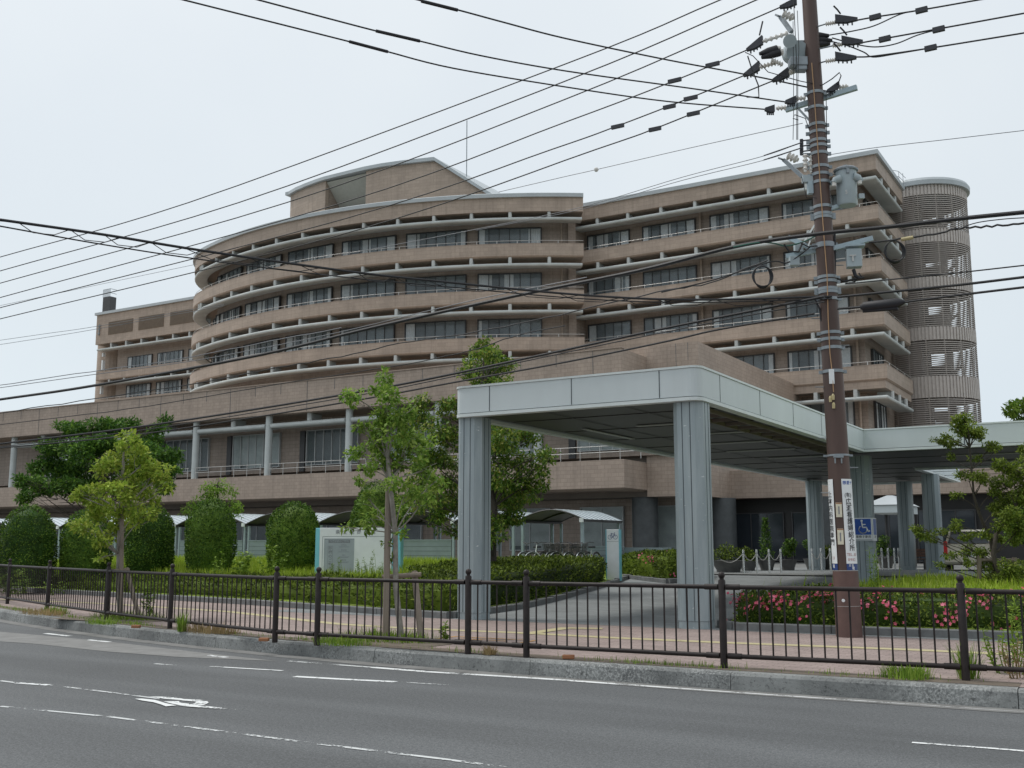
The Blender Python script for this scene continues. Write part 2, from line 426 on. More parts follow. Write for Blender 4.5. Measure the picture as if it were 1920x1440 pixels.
def sheet(name, pl, z, mat):
    mb = MB(); mb.add([(p[0], p[1], z) for p in pl], [tuple(range(len(pl)))])
    return struct(mb.build(name, mat))
sheet('ground', [(-900,-700),(900,-700),(900,1100),(-900,1100)], -.06, M['earth'])
sheet('road', [(-220,-40),(160,-40),(160,16),(-24,18.5),(-80,50),(-220,110)], 0, M['asphalt'])
KERB = [(80,12.15),(20,12.05),(-1.35,12.0),(-4.3,11.92),(-6.94,11.95),(-9.54,12.1),(-11.3,12.28),(-13.11,12.55),(-14.8,12.85),(-16.4,13.2),(-18.4,13.72),(-20.7,14.4),(-24,15.5),(-30,17.9),(-40,22.4),(-80,43)]
def resample(path, step):
    out = [path[0]]; acc = 0
    for a, b in zip(path, path[1:]):
        L = math.hypot(b[0]-a[0], b[1]-a[1]); n = max(1, int(L/step))
        for i in range(1, n+1): out.append((a[0]+(b[0]-a[0])*i/n, a[1]+(b[1]-a[1])*i/n))
    return out
# kerb travels toward -X: left of travel is -Y (the road side)
mb = MB()
kp = [p for p in resample(KERB, 2.0)]
for a, b in zip(kp, kp[1:]):
    if a[0] > 8 or a[0] < -60: continue
    L = math.hypot(b[0]-a[0], b[1]-a[1]); g = .004/L
    a2 = (a[0]+(b[0]-a[0])*g, a[1]+(b[1]-a[1])*g); b2 = (b[0]-(b[0]-a[0])*g, b[1]-(b[1]-a[1])*g)
    j = rnd.uniform(-.004, .004)
    mb.sweep([a2, b2], [(.02+j, -.05),(0+j,.16),(-.025+j,.192+j),(-.17,.196+j),(-.17,-.05)])
struct(mb.build('kerb', M['kerb'], bevel=0))
mb = MB(); mb.sweep(kp, [(.30,.004),(.03,.006)], closed=False); struct(mb.build('gutter', M['gutter']))
mb = MB(); vs_ = [tuple(onZ(x,y,0)[:2]) for x,y in [(520,1240),(360,1222),(200,1203),(60,1190),(-80,1178),(-400,1168),(-400,1190),(-80,1198),(60,1207),(200,1222),(330,1232)]]
mb.add([(a,b,.004) for a,b in vs_], [tuple(range(len(vs_)))]); struct(mb.build('road_patch', M['patch']))
# sidewalk
INNER = [(80,18.3),(2,18.2),(-2.05,18.13),(-4.72,17.93),(-6.5,17.85),(-6.75,17.9),(-12.15,17.75),(-14.2,18.15),(-16,18.6),(-19,19.4),(-22.5,20.0),(-30.5,21.3),(-45,27),(-80,46)]
kin = offset_path(KERB, -.165)
mb = MB(); pl = kin + INNER[::-1]
mb.add([(p[0],p[1],.198) for p in pl], [tuple(range(len(pl)))]); struct(mb.build('sidewalk', M['pav_red']))
# tactile strip, Y branch and an orange inspection cover outline
def ribbon(mb, path, w, z):
    mb.sweep(path, [(w/2, z),(-w/2, z)], closed=False)
mb = MB()
ribbon(mb, [tuple(onZ(x,y,.2)[:2]) for x,y in [(1915,1228),(1700,1218),(1356,1205),(1150,1196),(985,1187),(760,1178),(633,1170),(430,1147),(200,1132),(0,1124)]], .26, .203)
ribbon(mb, [tuple(onZ(x,y,.2)[:2]) for x,y in [(985,1189),(1060,1178),(1130,1179)]], .26, .206)
struct(mb.build('tactile_strip', M['tactile']))
mb = MB(); c = onZ(908,1200,.2)
for (x0,x1,y0,y1) in ((-.75,.75,-.32,-.26),(-.75,.75,.26,.32),(-.75,-.69,-.26,.26),(.69,.75,-.26,.26),(-.45,.4,-.05,.05)):
    mb.add([(c.x+x0,c.y+y0,.204),(c.x+x1,c.y+y0,.204),(c.x+x1,c.y+y1,.204),(c.x+x0,c.y+y1,.204)], [(0,1,2,3)])
struct(mb.build('inspection_cover_marking', M['orange']))
# road markings
def road_px(mb, pts, w, z=.005): ribbon(mb, [tuple(onZ(x,y,0)[:2]) for x,y in pts], w, z)
mb = MB(); road_px(mb, [(1925,1334),(1700,1319),(1500,1306),(1250,1289),(1000,1272),(800,1260),(700,1252)], .13)
road_px(mb, [(742,1279),(640,1274),(552,1269)], .12); road_px(mb, [(92,1285),(32,1281)], .1)
road_px(mb, [(530,1258),(462,1254),(395,1250)], .07); road_px(mb, [(425,1233),(390,1229)], .1); road_px(mb, [(205,1204),(165,1200)], .1); road_px(mb, [(130,1193),(85,1188)], .12)
road_px(mb, [(1920,1409),(1860,1404),(1710,1393)], .06)
struct(mb.build('lane_marking', M['paint']))
mb = MB(); road_px(mb, [(700,1252),(620,1246),(540,1240)], .09); road_px(mb, [(950,1440),(830,1424),(600,1396),(400,1370),(200,1344),(0,1325)], .055)
road_px(mb, [(300,1311),(200,1298),(95,1285)], .05); road_px(mb, [(32,1281),(0,1277)], .06); road_px(mb, [(330,1248),(290,1245)], .07); road_px(mb, [(860,1286),(742,1279)], .05)
struct(mb.build('worn_lane_marking', M['paint_worn']))
mb = MB(); road_px(mb, [(1600,1387),(1440,1375),(1280,1363),(1000,1334),(740,1312)], .05); road_px(mb, [(270,1221),(160,1206),(60,1200)], .12); road_px(mb, [(640,1240),(560,1243)], .06); road_px(mb, [(1500,1415),(1470,1413)], .05)
struct(mb.build('faded_lane_marking', M['paint_faint']))
mb = MB()   # worn arrow with a loop, painted on the carriageway
def pxs(ps): return [onZ(x,y,0) for x,y in ps]
PZC = [.006]
def poly(mb, ps):
    PZC[0] += .0006; z = PZC[0]
    q = pxs(ps); mb.add([(p.x,p.y,z) for p in q], [tuple(range(len(q)))])
S_ = 1/6.857
def Q(l): return [(200+a*S_, 1290+b*S_) for a, b in l]
poly(mb, Q([(540,118),(700,118),(900,131),(1000,150),(1200,158),(1290,176),(1250,182),(1150,182),(980,168),(930,160),(760,148),(640,130)]))
poly(mb, Q([(1150,182),(1250,182),(1290,176),(1312,196),(1260,224),(1160,238),(1050,238),(1060,222),(1130,205)]))
poly(mb, Q([(730,183),(940,176),(925,190),(960,200),(1060,212),(1060,236),(940,230),(860,215)]))
poly(mb, Q([(360,148),(450,145),(620,163),(760,205),(900,233),(760,246),(700,222),(600,192),(450,170)]))
poly(mb, Q([(900,232),(1100,240),(1240,240),(1400,256),(1570,273),(1480,283),(1300,268),(1080,252)]))
poly(mb, Q([(1600,276),(1760,292),(1700,293),(1610,284)]))
struct(mb.build('road_arrow', M['paint']))

# site ground: driveway + forecourt + beds as height grids
def grid(name, x0, x1, y0, y1, nx, ny, zf, mat, mask=None):
    mb = MB(); vs = []; fs = []
    for j in range(ny+1):
        for i in range(nx+1):
            x = x0+(x1-x0)*i/nx; y = y0+(y1-y0)*j/ny; vs.append((x,y,zf(x,y)))
    for j in range(ny):
        for i in range(nx):
            cx = x0+(x1-x0)*(i+.5)/nx; cy = y0+(y1-y0)*(j+.5)/ny
            if mask and not mask(cx, cy): continue
            a = j*(nx+1)+i; fs.append((a,a+1,a+nx+2,a+nx+1))
    mb.add(vs, fs); return mb.build(name, mat)
o = grid('driveway', -17, 20, 17.7, 46, 4, 60, lambda x,y: drive_z(y), M['pav_grey']); struct(o)
o = grid('forecourt', -160, 60, 36, 120, 2, 3, lambda x,y: .66, M['fore']); struct(o)
def strip_bed(name, x_lo, xr, ys, step, mat):
    """bed between x_lo and xr(y) as a height grid following the kerb line"""
    mb = MB(); vs = []; fs = []; nx = int(step)
    for y in ys:
        a = x_lo(y); b = xr(y)
        for i in range(nx+1): x = a+(b-a)*i/nx; vs.append((x, y, gz(x-.01 if x<-10 else x+.01, y)))
    for j in range(len(ys)-1):
        for i in range(nx): q = j*(nx+1)+i; fs.append((q,q+1,q+nx+2,q+nx+1))
    mb.add(vs, fs); return struct(mb.build(name, mat))
def inner_y(x):
    P = INNER
    for a, b in zip(P, P[1:]):
        if b[0] <= x <= a[0]: return a[1] + (b[1]-a[1])*(x-a[0])/((b[0]-a[0]) or 1)
    return P[-1][1]
def lawn(name, xs, y_lo, y_hi, ny, zf, mat):
    mb = MB(); vs = []; fs = []
    for x in xs:
        a = y_lo(x); b = y_hi(x)
        for j in range(ny+1): y = a+(b-a)*j/ny; vs.append((x,y,zf(x,y)))
    for i in range(len(xs)-1):
        for j in range(ny): q = i*(ny+1)+j; fs.append((q,q+ny+1,q+ny+2,q+1))
    mb.add(vs, fs); return struct(mb.build(name, mat))
def bedz(x, y): d = y-inner_y(x); return .30 + .42*smooth((d-.2)/1.4) + .28*smooth((d-1.2)/7)
def left_yhi(x):
    if x <= -17.5: return 35
    for (a, b) in zip(DRIVE_L, DRIVE_L[1:]):
        if b[0] <= x <= a[0]: return a[1] + (b[1]-a[1])*(x-a[0])/(b[0]-a[0]) if a[0] != b[0] else a[1]
    return inner_y(x)+.1
def gz_bed(x, y):
    lo = drive_z(y)+.09
    k = smooth((drive_left_x(y)-.25-x)/2.6) if y < 36.5 else 1
    return lo + max(0, bedz(x, y)-lo)*k
xs = [-60+i*.5 for i in range(96)]
lawn('left_lawn', [x for x in xs if x <= -12.2], lambda x: inner_y(x)+.12, lambda x: max(inner_y(x)+.13, left_yhi(x)), 24, gz_bed, M['turf'])
def rightz(x, y): return .30 + .36*smooth((y-18.2)/1.6) + .16*smooth((y-19.5)/8)
def right_yhi(x): return 29 if x > -5 else 20.5 + (x+6.6)*5.3
lawn('right_lawn', [-6.6+i*.4 for i in range(50)], lambda x: inner_y(x)+.12, right_yhi, 20, rightz, M['turf'])
# bed kerbs
def kerb_line(mb, path, zf, h=.13, w=.15):
    path = resample(path, .9)
    for a, b in zip(path, path[1:]):
        z = zf((a[0]+b[0])/2, (a[1]+b[1])/2)
        g = .006; L = math.hypot(b[0]-a[0], b[1]-a[1]); t = g/L
        a2 = (a[0]+(b[0]-a[0])*t, a[1]+(b[1]-a[1])*t); b2 = (b[0]-(b[0]-a[0])*t, b[1]-(b[1]-a[1])*t)
        mb.sweep([a2,b2], [(w/2,z-.06),(w/2,z+h-.015),(w/2-.02,z+h),(-w/2+.02,z+h),(-w/2,z+h-.015),(-w/2,z-.06)])
mb = MB()
kerb_line(mb, [(p[0],p[1]) for p in INNER if -46 < p[0] <= -12.1] , lambda x,y: .2)
kerb_line(mb, [(-12.15,17.85)] + DRIVE_L[1:6], lambda x,y: drive_z(y))
kerb_line(mb, [(8,18.22),(2,18.2),(-2.05,18.13),(-4.72,17.93),(-6.35,17.85)], lambda x,y: .2)
kerb_line(mb, [(-6.35,17.92),(-6.75,18.3),(-6.8,20.2)], lambda x,y: drive_z(y))
kerb_line(mb, [(-16.9,34.6),(-15.2,32.9),(-13.1,31.0),(-12.3,32.6)], lambda x,y: drive_z(y))
struct(mb.build('bed_kerb', M['kerbstone']))
mb = MB()   # bare soil strip along the fence where weeds grow
mb.sweep([(p[0],p[1]) for p in offset_path(KERB, -.17) if -60 < p[0] < 8], [(0,.2),(-.33,.203)], closed=False)
struct(mb.build('soil_strip', M['soil']))
mb = MB()
for a in (onZ(725,1200,.2), onZ(232,1160,.2)):
    q = [(a.x-1.3,a.y-.75),(a.x+1.2,a.y-.8),(a.x+1.3,a.y+.3),(a.x-1.2,a.y+.4)]
    mb.add([(x,y,.204) for x,y in q], [(0,1,2,3)])
struct(mb.build('tree_pit', M['soil']))

# ================================================================== GUARD FENCE
FP = [(4.0,12.5),(.72,12.5),(-1.89,12.44),(-4.49,12.24),(-7.11,12.15),(-8.01,12.15),(-10.64,12.15),(-11.51,12.2),(-14.81,13.1),(-17.61,14.0),(-21.23,15.3),(-24.6,16.6),(-28,18.0)]
def z1(z): return .2+z
fen = empty('guard_fence', (-4.49,12.24,.2), 'dark brown pipe fence with ball topped posts running along the road kerb', 'fence')
for a, b in zip(FP, FP[1:]):
    A = Vector((a[0],a[1],0)); B = Vector((b[0],b[1],0)); t = (B-A); L = t.length; t.normalize()
    A2 = A+t*.05; B2 = B-t*.05; mb = MB()
    for z, r in ((z1(.93),.027),(z1(.14),.027)):
        mb.tube([A2+Vector((0,0,z)), B2+Vector((0,0,z))], r, 10)
        for q, s in ((A2, 1), (B2, -1)): mb.tube([q+Vector((0,0,z)), q+t*(s*.16)+Vector((0,0,z))], r+.008, 10)
    n = max(2, round(L/.148))
    for k in range(1, n):
        q = A+t*(L*k/n); mb.tube([q+Vector((0,0,z1(.15))), q+Vector((0,0,z1(.92)))], .0105, 6)
    mb.build('fence_panel', M['fence'], fen, smooth=True)
for p in FP:
    mb = MB(); mb.tube([(p[0],p[1],z1(-.02)),(p[0],p[1],z1(1.0)),(p[0],p[1],z1(1.015))], [.043,.043,.036], 14)
    po = mb.build('post', M['fence'], fen, smooth=True)
    mb = MB(); mb.tube([(p[0],p[1],z1(1.01)),(p[0],p[1],z1(1.035))], .026, 10); mb.sphere((p[0],p[1],z1(1.067)), .041, 12, 8)
    mb.build('finial', M['fence'], po, smooth=True)

# ================================================================== ENTRANCE CANOPY
can = empty('entrance_canopy', (-9.3,17.9,.2), 'pale grey flat roofed entrance canopy on ribbed blue grey columns over the driveway', 'canopy')
CL, CR, CF = -11.95, -6.75, 17.55
ZB, ZT = 4.15, 4.77
def rounded_rect(cx, cy, w, d, r, n=5):
    out = []
    for sx, sy, a0 in ((1,1,0),(-1,1,90),(-1,-1,180),(1,-1,270)):
        for k in range(n+1):
            a = R_(a0+90*k/n); out.append((cx+sx*(w/2-r)+r*math.cos(a), cy+sy*(d/2-r)+r*math.sin(a)))
    return out
def canopy_plan(o):
    """closed plan loop, inset by o; rounded front corners"""
    r = .2; P = []
    def arc(cx, cy, a0, a1, rr, n=6):
        for k in range(n+1):
            a = R_(a0+(a1-a0)*k/n); P.append((cx+rr*math.cos(a), cy+rr*math.sin(a)))
    P.append((CL+o, 46-o)); 
    arc(CL+r, CF+r, 180, 270, max(.02, r-o))
    arc(CR-r, CF+r, 270, 360, max(.02, r-o))
    P.append((CR-o, 29.75+o)); P.append((9-o, 29.75+o)); P.append((9-o, 38-o)); P.append((CR-o, 38-o)); P.append((CR-o, 46-o))
    return P
loop = canopy_plan(0)
def ring(mb, o0, o1, z0, z1):
    """vertical band ring between outer inset o0 and inner inset o1"""
    a = canopy_plan(o0); b = canopy_plan(o1); n = len(a)
    vs = [(p[0],p[1],z0) for p in a]+[(p[0],p[1],z1) for p in a]+[(p[0],p[1],z1) for p in b]+[(p[0],p[1],z0) for p in b]
    fs = []
    for i in range(n):
        j = (i+1) % n; fs += [(i,j,n+j,n+i),(n+i,n+j,2*n+j,2*n+i),(2*n+i,2*n+j,3*n+j,3*n+i),(3*n+i,3*n+j,j,i)]
    mb.add(vs, fs)
mb = MB(); ring(mb, 0, .25, ZB+.075, ZT-.045); mb.build('fascia', M['canopy'], can)
mb = MB(); ring(mb, -.012, .2, ZB, ZB+.062); ring(mb, -.018, .3, ZT-.04, ZT); mb.build('fascia_trim', M['canopy_edge'], can)
# panel joints as slim dark gaskets
JB = [(x-.008,x+.008,CF-.005,CF+.02) for x in (-11.1,-9.28,-7.5)] + [(CR-.02,CR+.005,y-.007,y+.007) for y in (18.6,20.9,23.2,25.5,27.8)]
JB += [(CL-.005,CL+.02,y-.012,y+.012) for y in (20,23,26)] + [(x-.012,x+.012,29.745,29.77) for x in (-4.2,-1.8,.6,3)]
for q in JB:
    mb = MB(); mb.box(*q, ZB+.08, ZT-.045); mb.build('panel_joint', M['groove'], can)
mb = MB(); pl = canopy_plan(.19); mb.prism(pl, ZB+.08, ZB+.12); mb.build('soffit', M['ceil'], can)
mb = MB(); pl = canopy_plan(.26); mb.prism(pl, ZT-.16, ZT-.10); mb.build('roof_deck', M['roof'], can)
mb = MB()    # soffit joints
for y in [19.4+2.3*k for k in range(11)]:
    mb.box(CL+.3, (CR-.3 if y < 29.9 else 8.5), y-.015, y+.015, ZB+.066, ZB+.079)
for x in (-10.2,-8.5): mb.box(x-.015, x+.015, CF+.4, 45.5, ZB+.062, ZB+.0655)
mb.build('soffit_joint', M['soffit_seam'], can)
for (x,y,w,d) in [(-8.7,21.3,1.9,.16),(-8.7,23.6,1.9,.16),(-9.2,26,1.9,.16),(-9.2,28.4,1.9,.16),(-10.9,22.5,.12,2.6),(-4.2,33,2.2,.16),(-4.2,36,2.2,.16),(-8.9,31.2,1.9,.16),(-8.9,34,1.9,.16),(-8.9,37,1.9,.16)]:
    mb = MB(); mb.box(x-w/2,x+w/2,y-d/2,y+d/2,ZB+.045,ZB+.0615); mb.build('light_trough', M['ceil_light'], can)
# lattice skylight run
mb = MB()
for k in range(14):
    y = 19.2+.8*k; mb.box(-7.75,-7.2,y,y+.05,ZB-.02,ZB+.05)
for x in (-7.78,-7.2): mb.box(x,x+.04,19.0,30.2,ZB-.03,ZB+.05)
mb.build('soffit_lattice', M['soffit'], can)
def make_column(cx, cy, zb, w=.56, d=.56, zt=ZB+.0):
    mb = MB(); pl = rounded_rect(cx, cy, w, d, .115, 1); mb.prism(pl, zb+.13, zt)
    o = mb.build('column', M['column'], can)
    mb = MB()
    for s in (-1, 1):
        for k in (-.075, .075):
            mb.box(cx+k-.007, cx+k+.007, cy+s*d/2-.004, cy+s*d/2+.004, zb+.14, zt-.01)
            mb.box(cx+s*w/2-.004, cx+s*w/2+.004, cy+k-.007, cy+k+.007, zb+.14, zt-.01)
    mb.build('groove', M['groove'], o)
    mb = MB(); mb.prism(rounded_rect(cx, cy, w-.02, d-.02, .11, 1), zb-.15, zb+.125); mb.build('base', M['column'], o)
    return o
for (x,y) in [(-11.70,17.95),(-7.06,17.95),(-11.55,42.1),(-7.2,31.2),(-6.9,40.3),(-8.6,44.4),(5,31.2)]:
    make_column(x, y, drive_z(y))
# second canopy arm beyond, seen end on at the right
can2 = empty('rear_canopy', (-1.5,50,.6), 'pale metal porch roof beyond the entrance canopy behind the beige van', 'canopy')
mb = MB(); mb.prism([(-4.6,47.2),(6,47.2),(6,56),(-4.6,56)], 3.75, 4.15); mb.build('roof', M['canopy'], can2)
mb = MB(); mb.prism([(-4.4,47.4),(5.8,47.4),(5.8,55.8),(-4.4,55.8)], 3.70, 3.745); mb.build('soffit', M['ceil'], can2)
for x in (-4.0,.5,5): mb = MB(); mb.cyl((x,48),.3,.5,3.72,16); mb.build('column', M['column'], can2, smooth=True)

# ================================================================== HOSPITAL BUILDING
hos = empty('hospital_building', (-25.7,55,.66), 'brown tiled hospital with a curved balcony wing, long podium and louvred stair tower', 'hospital')
TC = (-62.43,109.55); TR = 41.72
SMC = None
def arcpt(a): a = R_(a); return (TC[0]+TR*math.sin(a), TC[1]-TR*math.cos(a))
A0, A1 = 34.3, -21.4
P0 = arcpt(A1); SR = 12.0
SMC = (P0[0]-SR*math.sin(R_(A1)), P0[1]+SR*math.cos(R_(A1)))
TPATH = []
a = A0
while a > A1: TPATH.append(arcpt(a)); a -= 1.15
a = A1
while a > -150: TPATH.append((SMC[0]+SR*math.sin(R_(a)), SMC[1]-SR*math.cos(R_(a)))); a -= 5
e0 = TPATH[0]
TFULL = [(e0[0]+.33, e0[1]+.225)] + TPATH
RPATH = [(-15.7,86.6),(-15.7,77.3),(-40.3,77.3)]
LPATH = [(-86,91.9),(-120.4,91.9)]
def arcpath(R, a0, a1, step=1.15):
    out = []; n = max(2, int(abs(a1-a0)/step))
    for k in range(n+1): a = R_(a0+(a1-a0)*k/n); out.append((TC[0]+R*math.sin(a), TC[1]-R*math.cos(a)))
    return out

def balcony(path, zt, zb, depth=2.4, step=False, ends=True):
    mb = MB()
    prof = [(0,zb+.1),(0,zt),(-.18,zt),(-.18,zb+.32),(-depth,zb+.32),(-depth,zb),(-.12,zb)]
    mb.sweep(path, prof)
    if step:
        mb.sweep(offset_path(path, -.18), [(0,zb-.55),(0,zb-.004),(-depth+.2,zb-.004),(-depth+.2,zb-.55)])
    o = mb.build('balcony', M['tile'], hos)
    mb = MB(); mb.sweep(offset_path(path, .02), [(0,zt+.003),(0,zt+.05),(-.22,zt+.05),(-.22,zt+.003)]); mb.build('coping', M['tile'], o)
    return o
def railing(path, zt, parent, gap=1.55):
    mb = MB(); q = offset_path(path, -.1); q = resample(q, 1.2)
    mb.tube([(x,y,zt+.3) for x,y in q], .021, 6)
    acc = 0
    for a, b in zip(q, q[1:]):
        acc += math.hypot(b[0]-a[0], b[1]-a[1])
        if acc > gap: acc = 0; mb.box(b[0]-.022,b[0]+.022,b[1]-.022,b[1]+.022,zt+.04,zt+.29)
    mb.build('handrail', M['rail'], parent)
def shade(path, zc, posts, ztop, depth=1.25, r=.14):
    """horizontal sun shade with rounded nose, hung on short round posts with fins"""
    prof = [(-.16+r*math.cos(R_(a)), zc+r*math.sin(R_(a))) for a in (-90,-60,-30,0,30,60,90)] + [(-depth, zc+.1), (-depth, zc-.04)]
    mb = MB(); mb.sweep(path, prof); o = mb.build('sun_shade', M['shade'], hos, smooth=True)
    for (x, y, nx, ny) in posts:
        mb = MB(); cx, cy = x-nx*.2, y-ny*.2
        mb.cyl((cx,cy), .15, zc+.11, ztop, 12)
        ang = math.atan2(ny, nx)
        mb.obox((x-nx*.75, y-ny*.75, (zc+.12+ztop)/2), .95, .12, ztop-zc-.14, ang)
        mb.build('shade_post', M['post'], o)
    return o
def window(cx, cy, nx, ny, w, z0, z1, n=6, cur=(1,1), kind='up', parent=None):
    """glazed band facing (nx,ny) at wall point (cx,cy): frame > pane, curtain"""
    tx, ty = -ny, nx                     # along the wall
    def P(u, d, z): return (cx+tx*u+nx*d, cy+ty*u+ny*d, z)
    def slab(mb, u0, u1, d0, d1, za, zb):
        mb.add([P(u0,d0,za),P(u1,d0,za),P(u1,d1,za),P(u0,d1,za),P(u0,d0,zb),P(u1,d0,zb),P(u1,d1,zb),P(u0,d1,zb)],
               [(0,3,2,1),(4,5,6,7),(0,1,5,4),(1,2,6,5),(2,3,7,6),(3,0,4,7)])
    fm = MB(); t = .07 if kind == 'up' else .06
    fm.m = 1; slab(fm, -w/2, w/2, .006, .02, z0, z1); fm.m = 0
    slab(fm, -w/2-t, -w/2, .004, .2, z0-t, z1+t); slab(fm, w/2, w/2+t, .004, .2, z0-t, z1+t)
    slab(fm, -w/2, w/2, .004, .2, z1, z1+t); slab(fm, -w/2, w/2, .004, .22, z0-t, z0)
    for k in range(1, n):
        u = -w/2+w*k/n; slab(fm, u-.028, u+.028, .10, .19, z0, z1)
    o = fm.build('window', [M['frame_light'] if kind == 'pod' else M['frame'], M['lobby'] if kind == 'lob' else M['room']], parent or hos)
    gm = MB()
    for k in range(n):
        u0 = -w/2+w*k/n+.03; u1 = -w/2+w*(k+1)/n-.03
        gm.add([P(u0,.15,z0),P(u1,.15,z0),P(u1,.15,z1),P(u0,.15,z1)], [(0,1,2,3)])
    gm.build('pane', M['glass'] if kind == 'up' else (M['van_glass'] if kind == 'lob' else M['glass_pod']), o)
    cm = MB(); cw = w/n
    if kind == 'up':
        spans = []
        q = rnd.random()
        if q < .8: spans.append((-w/2+.04, -w/2+cw*rnd.choice((.35,.6,1.0,1.3,1.9))))
        if rnd.random() < .8: spans.append((w/2-cw*rnd.choice((.3,.5,.9,1.2)), w/2-.04))
        if rnd.random() < .6:
            m = (rnd.choice((2,3,3,4)))*cw-w/2; spans.append((m-cw*rnd.uniform(.2,.9), m+cw*rnd.uniform(.1,.6)))
        for (a, b) in spans:
            nn = max(3, int((b-a)/.09)); 
            for q in range(nn):
                u0 = a+(b-a)*q/nn; u1 = a+(b-a)*(q+1)/nn
                d0 = .115+.02*(q%2); d1 = .115+.02*((q+1)%2)
                cm.add([P(u0,d0,z0),P(u1,d1,z0),P(u1,d1,z1-.05),P(u0,d0,z1-.05)], [(0,1,2,3)])
        cm.build('curtain', M['curtain'], o)
    elif cur[0]:
        for k in range(n):
            zz = z0+rnd.choice((.02,.02,.02,.25)); cm.add([P(-w/2+cw*k+.03,.13,zz),P(-w/2+cw*(k+1)-.03,.13,zz),P(-w/2+cw*(k+1)-.03,.13,z1),P(-w/2+cw*k+.03,.13,z1)], [(0,1,2,3)])
        cm.build('blind', M['blind'], o)
    return o

FLOORS = [26.05, 22.15, 18.25, 14.35]     # balcony tops
TUBES = [28.22, 24.34, 20.44, 16.55, 12.65]
# --- curved wing wall
back = [(-83,104),(-39.0,104)]
wp = offset_path(TFULL[1:], -2.3)
wall_poly = [(e0[0]-1.6, e0[1]+1.2)] + [p for p in wp if True][:len(wp)-6] + [(-60,100),(-40.2,100)]
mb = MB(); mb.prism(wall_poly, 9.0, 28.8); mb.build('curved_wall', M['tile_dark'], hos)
# --- roof band
TB = TFULL
mb = MB(); mb.sweep(TB, [(0,28.8),(0,29.98),(-.3,29.98),(-.3,29.2),(-2.6,29.2),(-2.6,28.8)]); mb.build('roof_parapet', M['tile'], hos)
mb = MB(); mb.sweep(TB, [(.22,30.02),(.24,30.28),(.1,30.36),(-.45,30.36),(-.45,29.985),(.22,29.985)]); mb.build('cornice', M['coping'], hos)
mb = MB(); mb.prism(wall_poly, 29.25, 29.6); mb.build('roof_slab', M['roof'], hos)
PA = [31.0-4.43*k for k in range(13)]
def arc_posts():
    out = []
    for a in PA:
        x, y = arcpt(a); out.append((x, y, math.sin(R_(a)), -math.cos(R_(a))))
    for a in (-27,-44,-61,-78):
        x, y = SMC[0]+SR*math.sin(R_(a)), SMC[1]-SR*math.cos(R_(a)); out.append((x,y,math.sin(R_(a)),-math.cos(R_(a))))
    return out
posts = arc_posts()
tops = [28.8] + [f-1.08 for f in FLOORS]
for i, f in enumerate(FLOORS):
    b = balcony(TFULL, f, f-1.08, 2.5); railing(TFULL[:-4], f, b)
for i, z in enumerate(TUBES):
    shade([(e0[0]+.25, e0[1]+.17)] + TPATH[:-3], z, posts, tops[i])
for zf in FLOORS[:3]:
    for k in range(6):
        a = 26.3-9.18*k
        x, y = TC[0]+39.42*math.sin(R_(a)), TC[1]-39.42*math.cos(R_(a))
        window(x, y, math.sin(R_(a)), -math.cos(R_(a)), 5.25, zf-.72, zf+1.95, 6)
    # two narrower windows round the tight corner
    for a in (-33,-62):
        x, y = SMC[0]+(SR-2.3)*math.sin(R_(a)), SMC[1]-(SR-2.3)*math.cos(R_(a))
        window(x, y, math.sin(R_(a)), -math.cos(R_(a)), 3.0, zf-.72, zf+1.95, 4)
    # service door + downpipe near the right end
    x, y = TC[0]+39.45*math.sin(R_(32.6)), TC[1]-39.45*math.cos(R_(32.6))
    mb = MB(); mb.cyl((x,y), .09, zf-.8, zf+2.6, 8); mb.build('downpipe', M['tile'], hos)

# --- penthouse on the curved roof
PH = [(-75.48,80.2),(-74.0,79.6),(-72.33,79.16),(-70.6,78.8),(-69.3,78.6),(-64.0,78.45),(-62,78.6),(-59.67,79.03),(-56.66,79.83),(-50.0,82.2)]
PZ = [38]*9 + [33.0]
def ph_wall(i0, i1, zlo=29.6, zhi=None):
    mb = MB()
    for i in range(i0, i1):
        a, b = PH[i], PH[i+1]; za, zb = (PZ[i], PZ[i+1]) if zhi is None else (zhi, zhi)
        mb.add([(a[0],a[1],zlo),(b[0],b[1],zlo),(b[0],b[1],zb),(a[0],a[1],za),(a[0],a[1]+.5,zlo),(b[0],b[1]+.5,zlo),(b[0],b[1]+.5,zb),(a[0],a[1]+.5,za)],
               [(0,1,2,3),(5,4,7,6),(1,5,6,2),(4,0,3,7),(3,2,6,7)])
    return mb
mb = ph_wall(0, 4)
# left return wall and right return
a = PH[0]; mb.box(a[0]-.001, a[0]+.5, a[1]+.501, a[1]+11, 29.6, 38)
mb.build('penthouse_wall', M['tile'], hos)
ph_wall(5, 9).build('penthouse_wall', M['tile'], hos)
mb = MB(); mb.box(-69.2,-64.05,79.6,79.9,29.6,34.2); mb.build('penthouse_recess_wall', M['tile_dark'], hos)
mb = MB(); mb.box(-69.8,-69.32,79.15,84,29.6,37.9); mb.box(-64.0,-63.6,79.1,84,29.6,37.9); mb.build('penthouse_recess_side', M['tile_dark'], hos)
mb = MB(); mb.add([(-69.3,78.75,37.9),(-64.02,78.7,37.9),(-64.02,83,33.6),(-69.3,83,33.6),(-69.3,83.2,33.8),(-64.02,83.2,33.8),(-64.02,78.9,38.0),(-69.3,78.9,38.0)], [(0,1,2,3),(7,6,5,4),(0,3,4,7),(1,6,5,2)]); mb.build('sloped_ceiling', M['panel_pale'], hos)
mb = MB()   # roof with overhang: flat then sloping
top = [(p[0],p[1]) for p in PH]
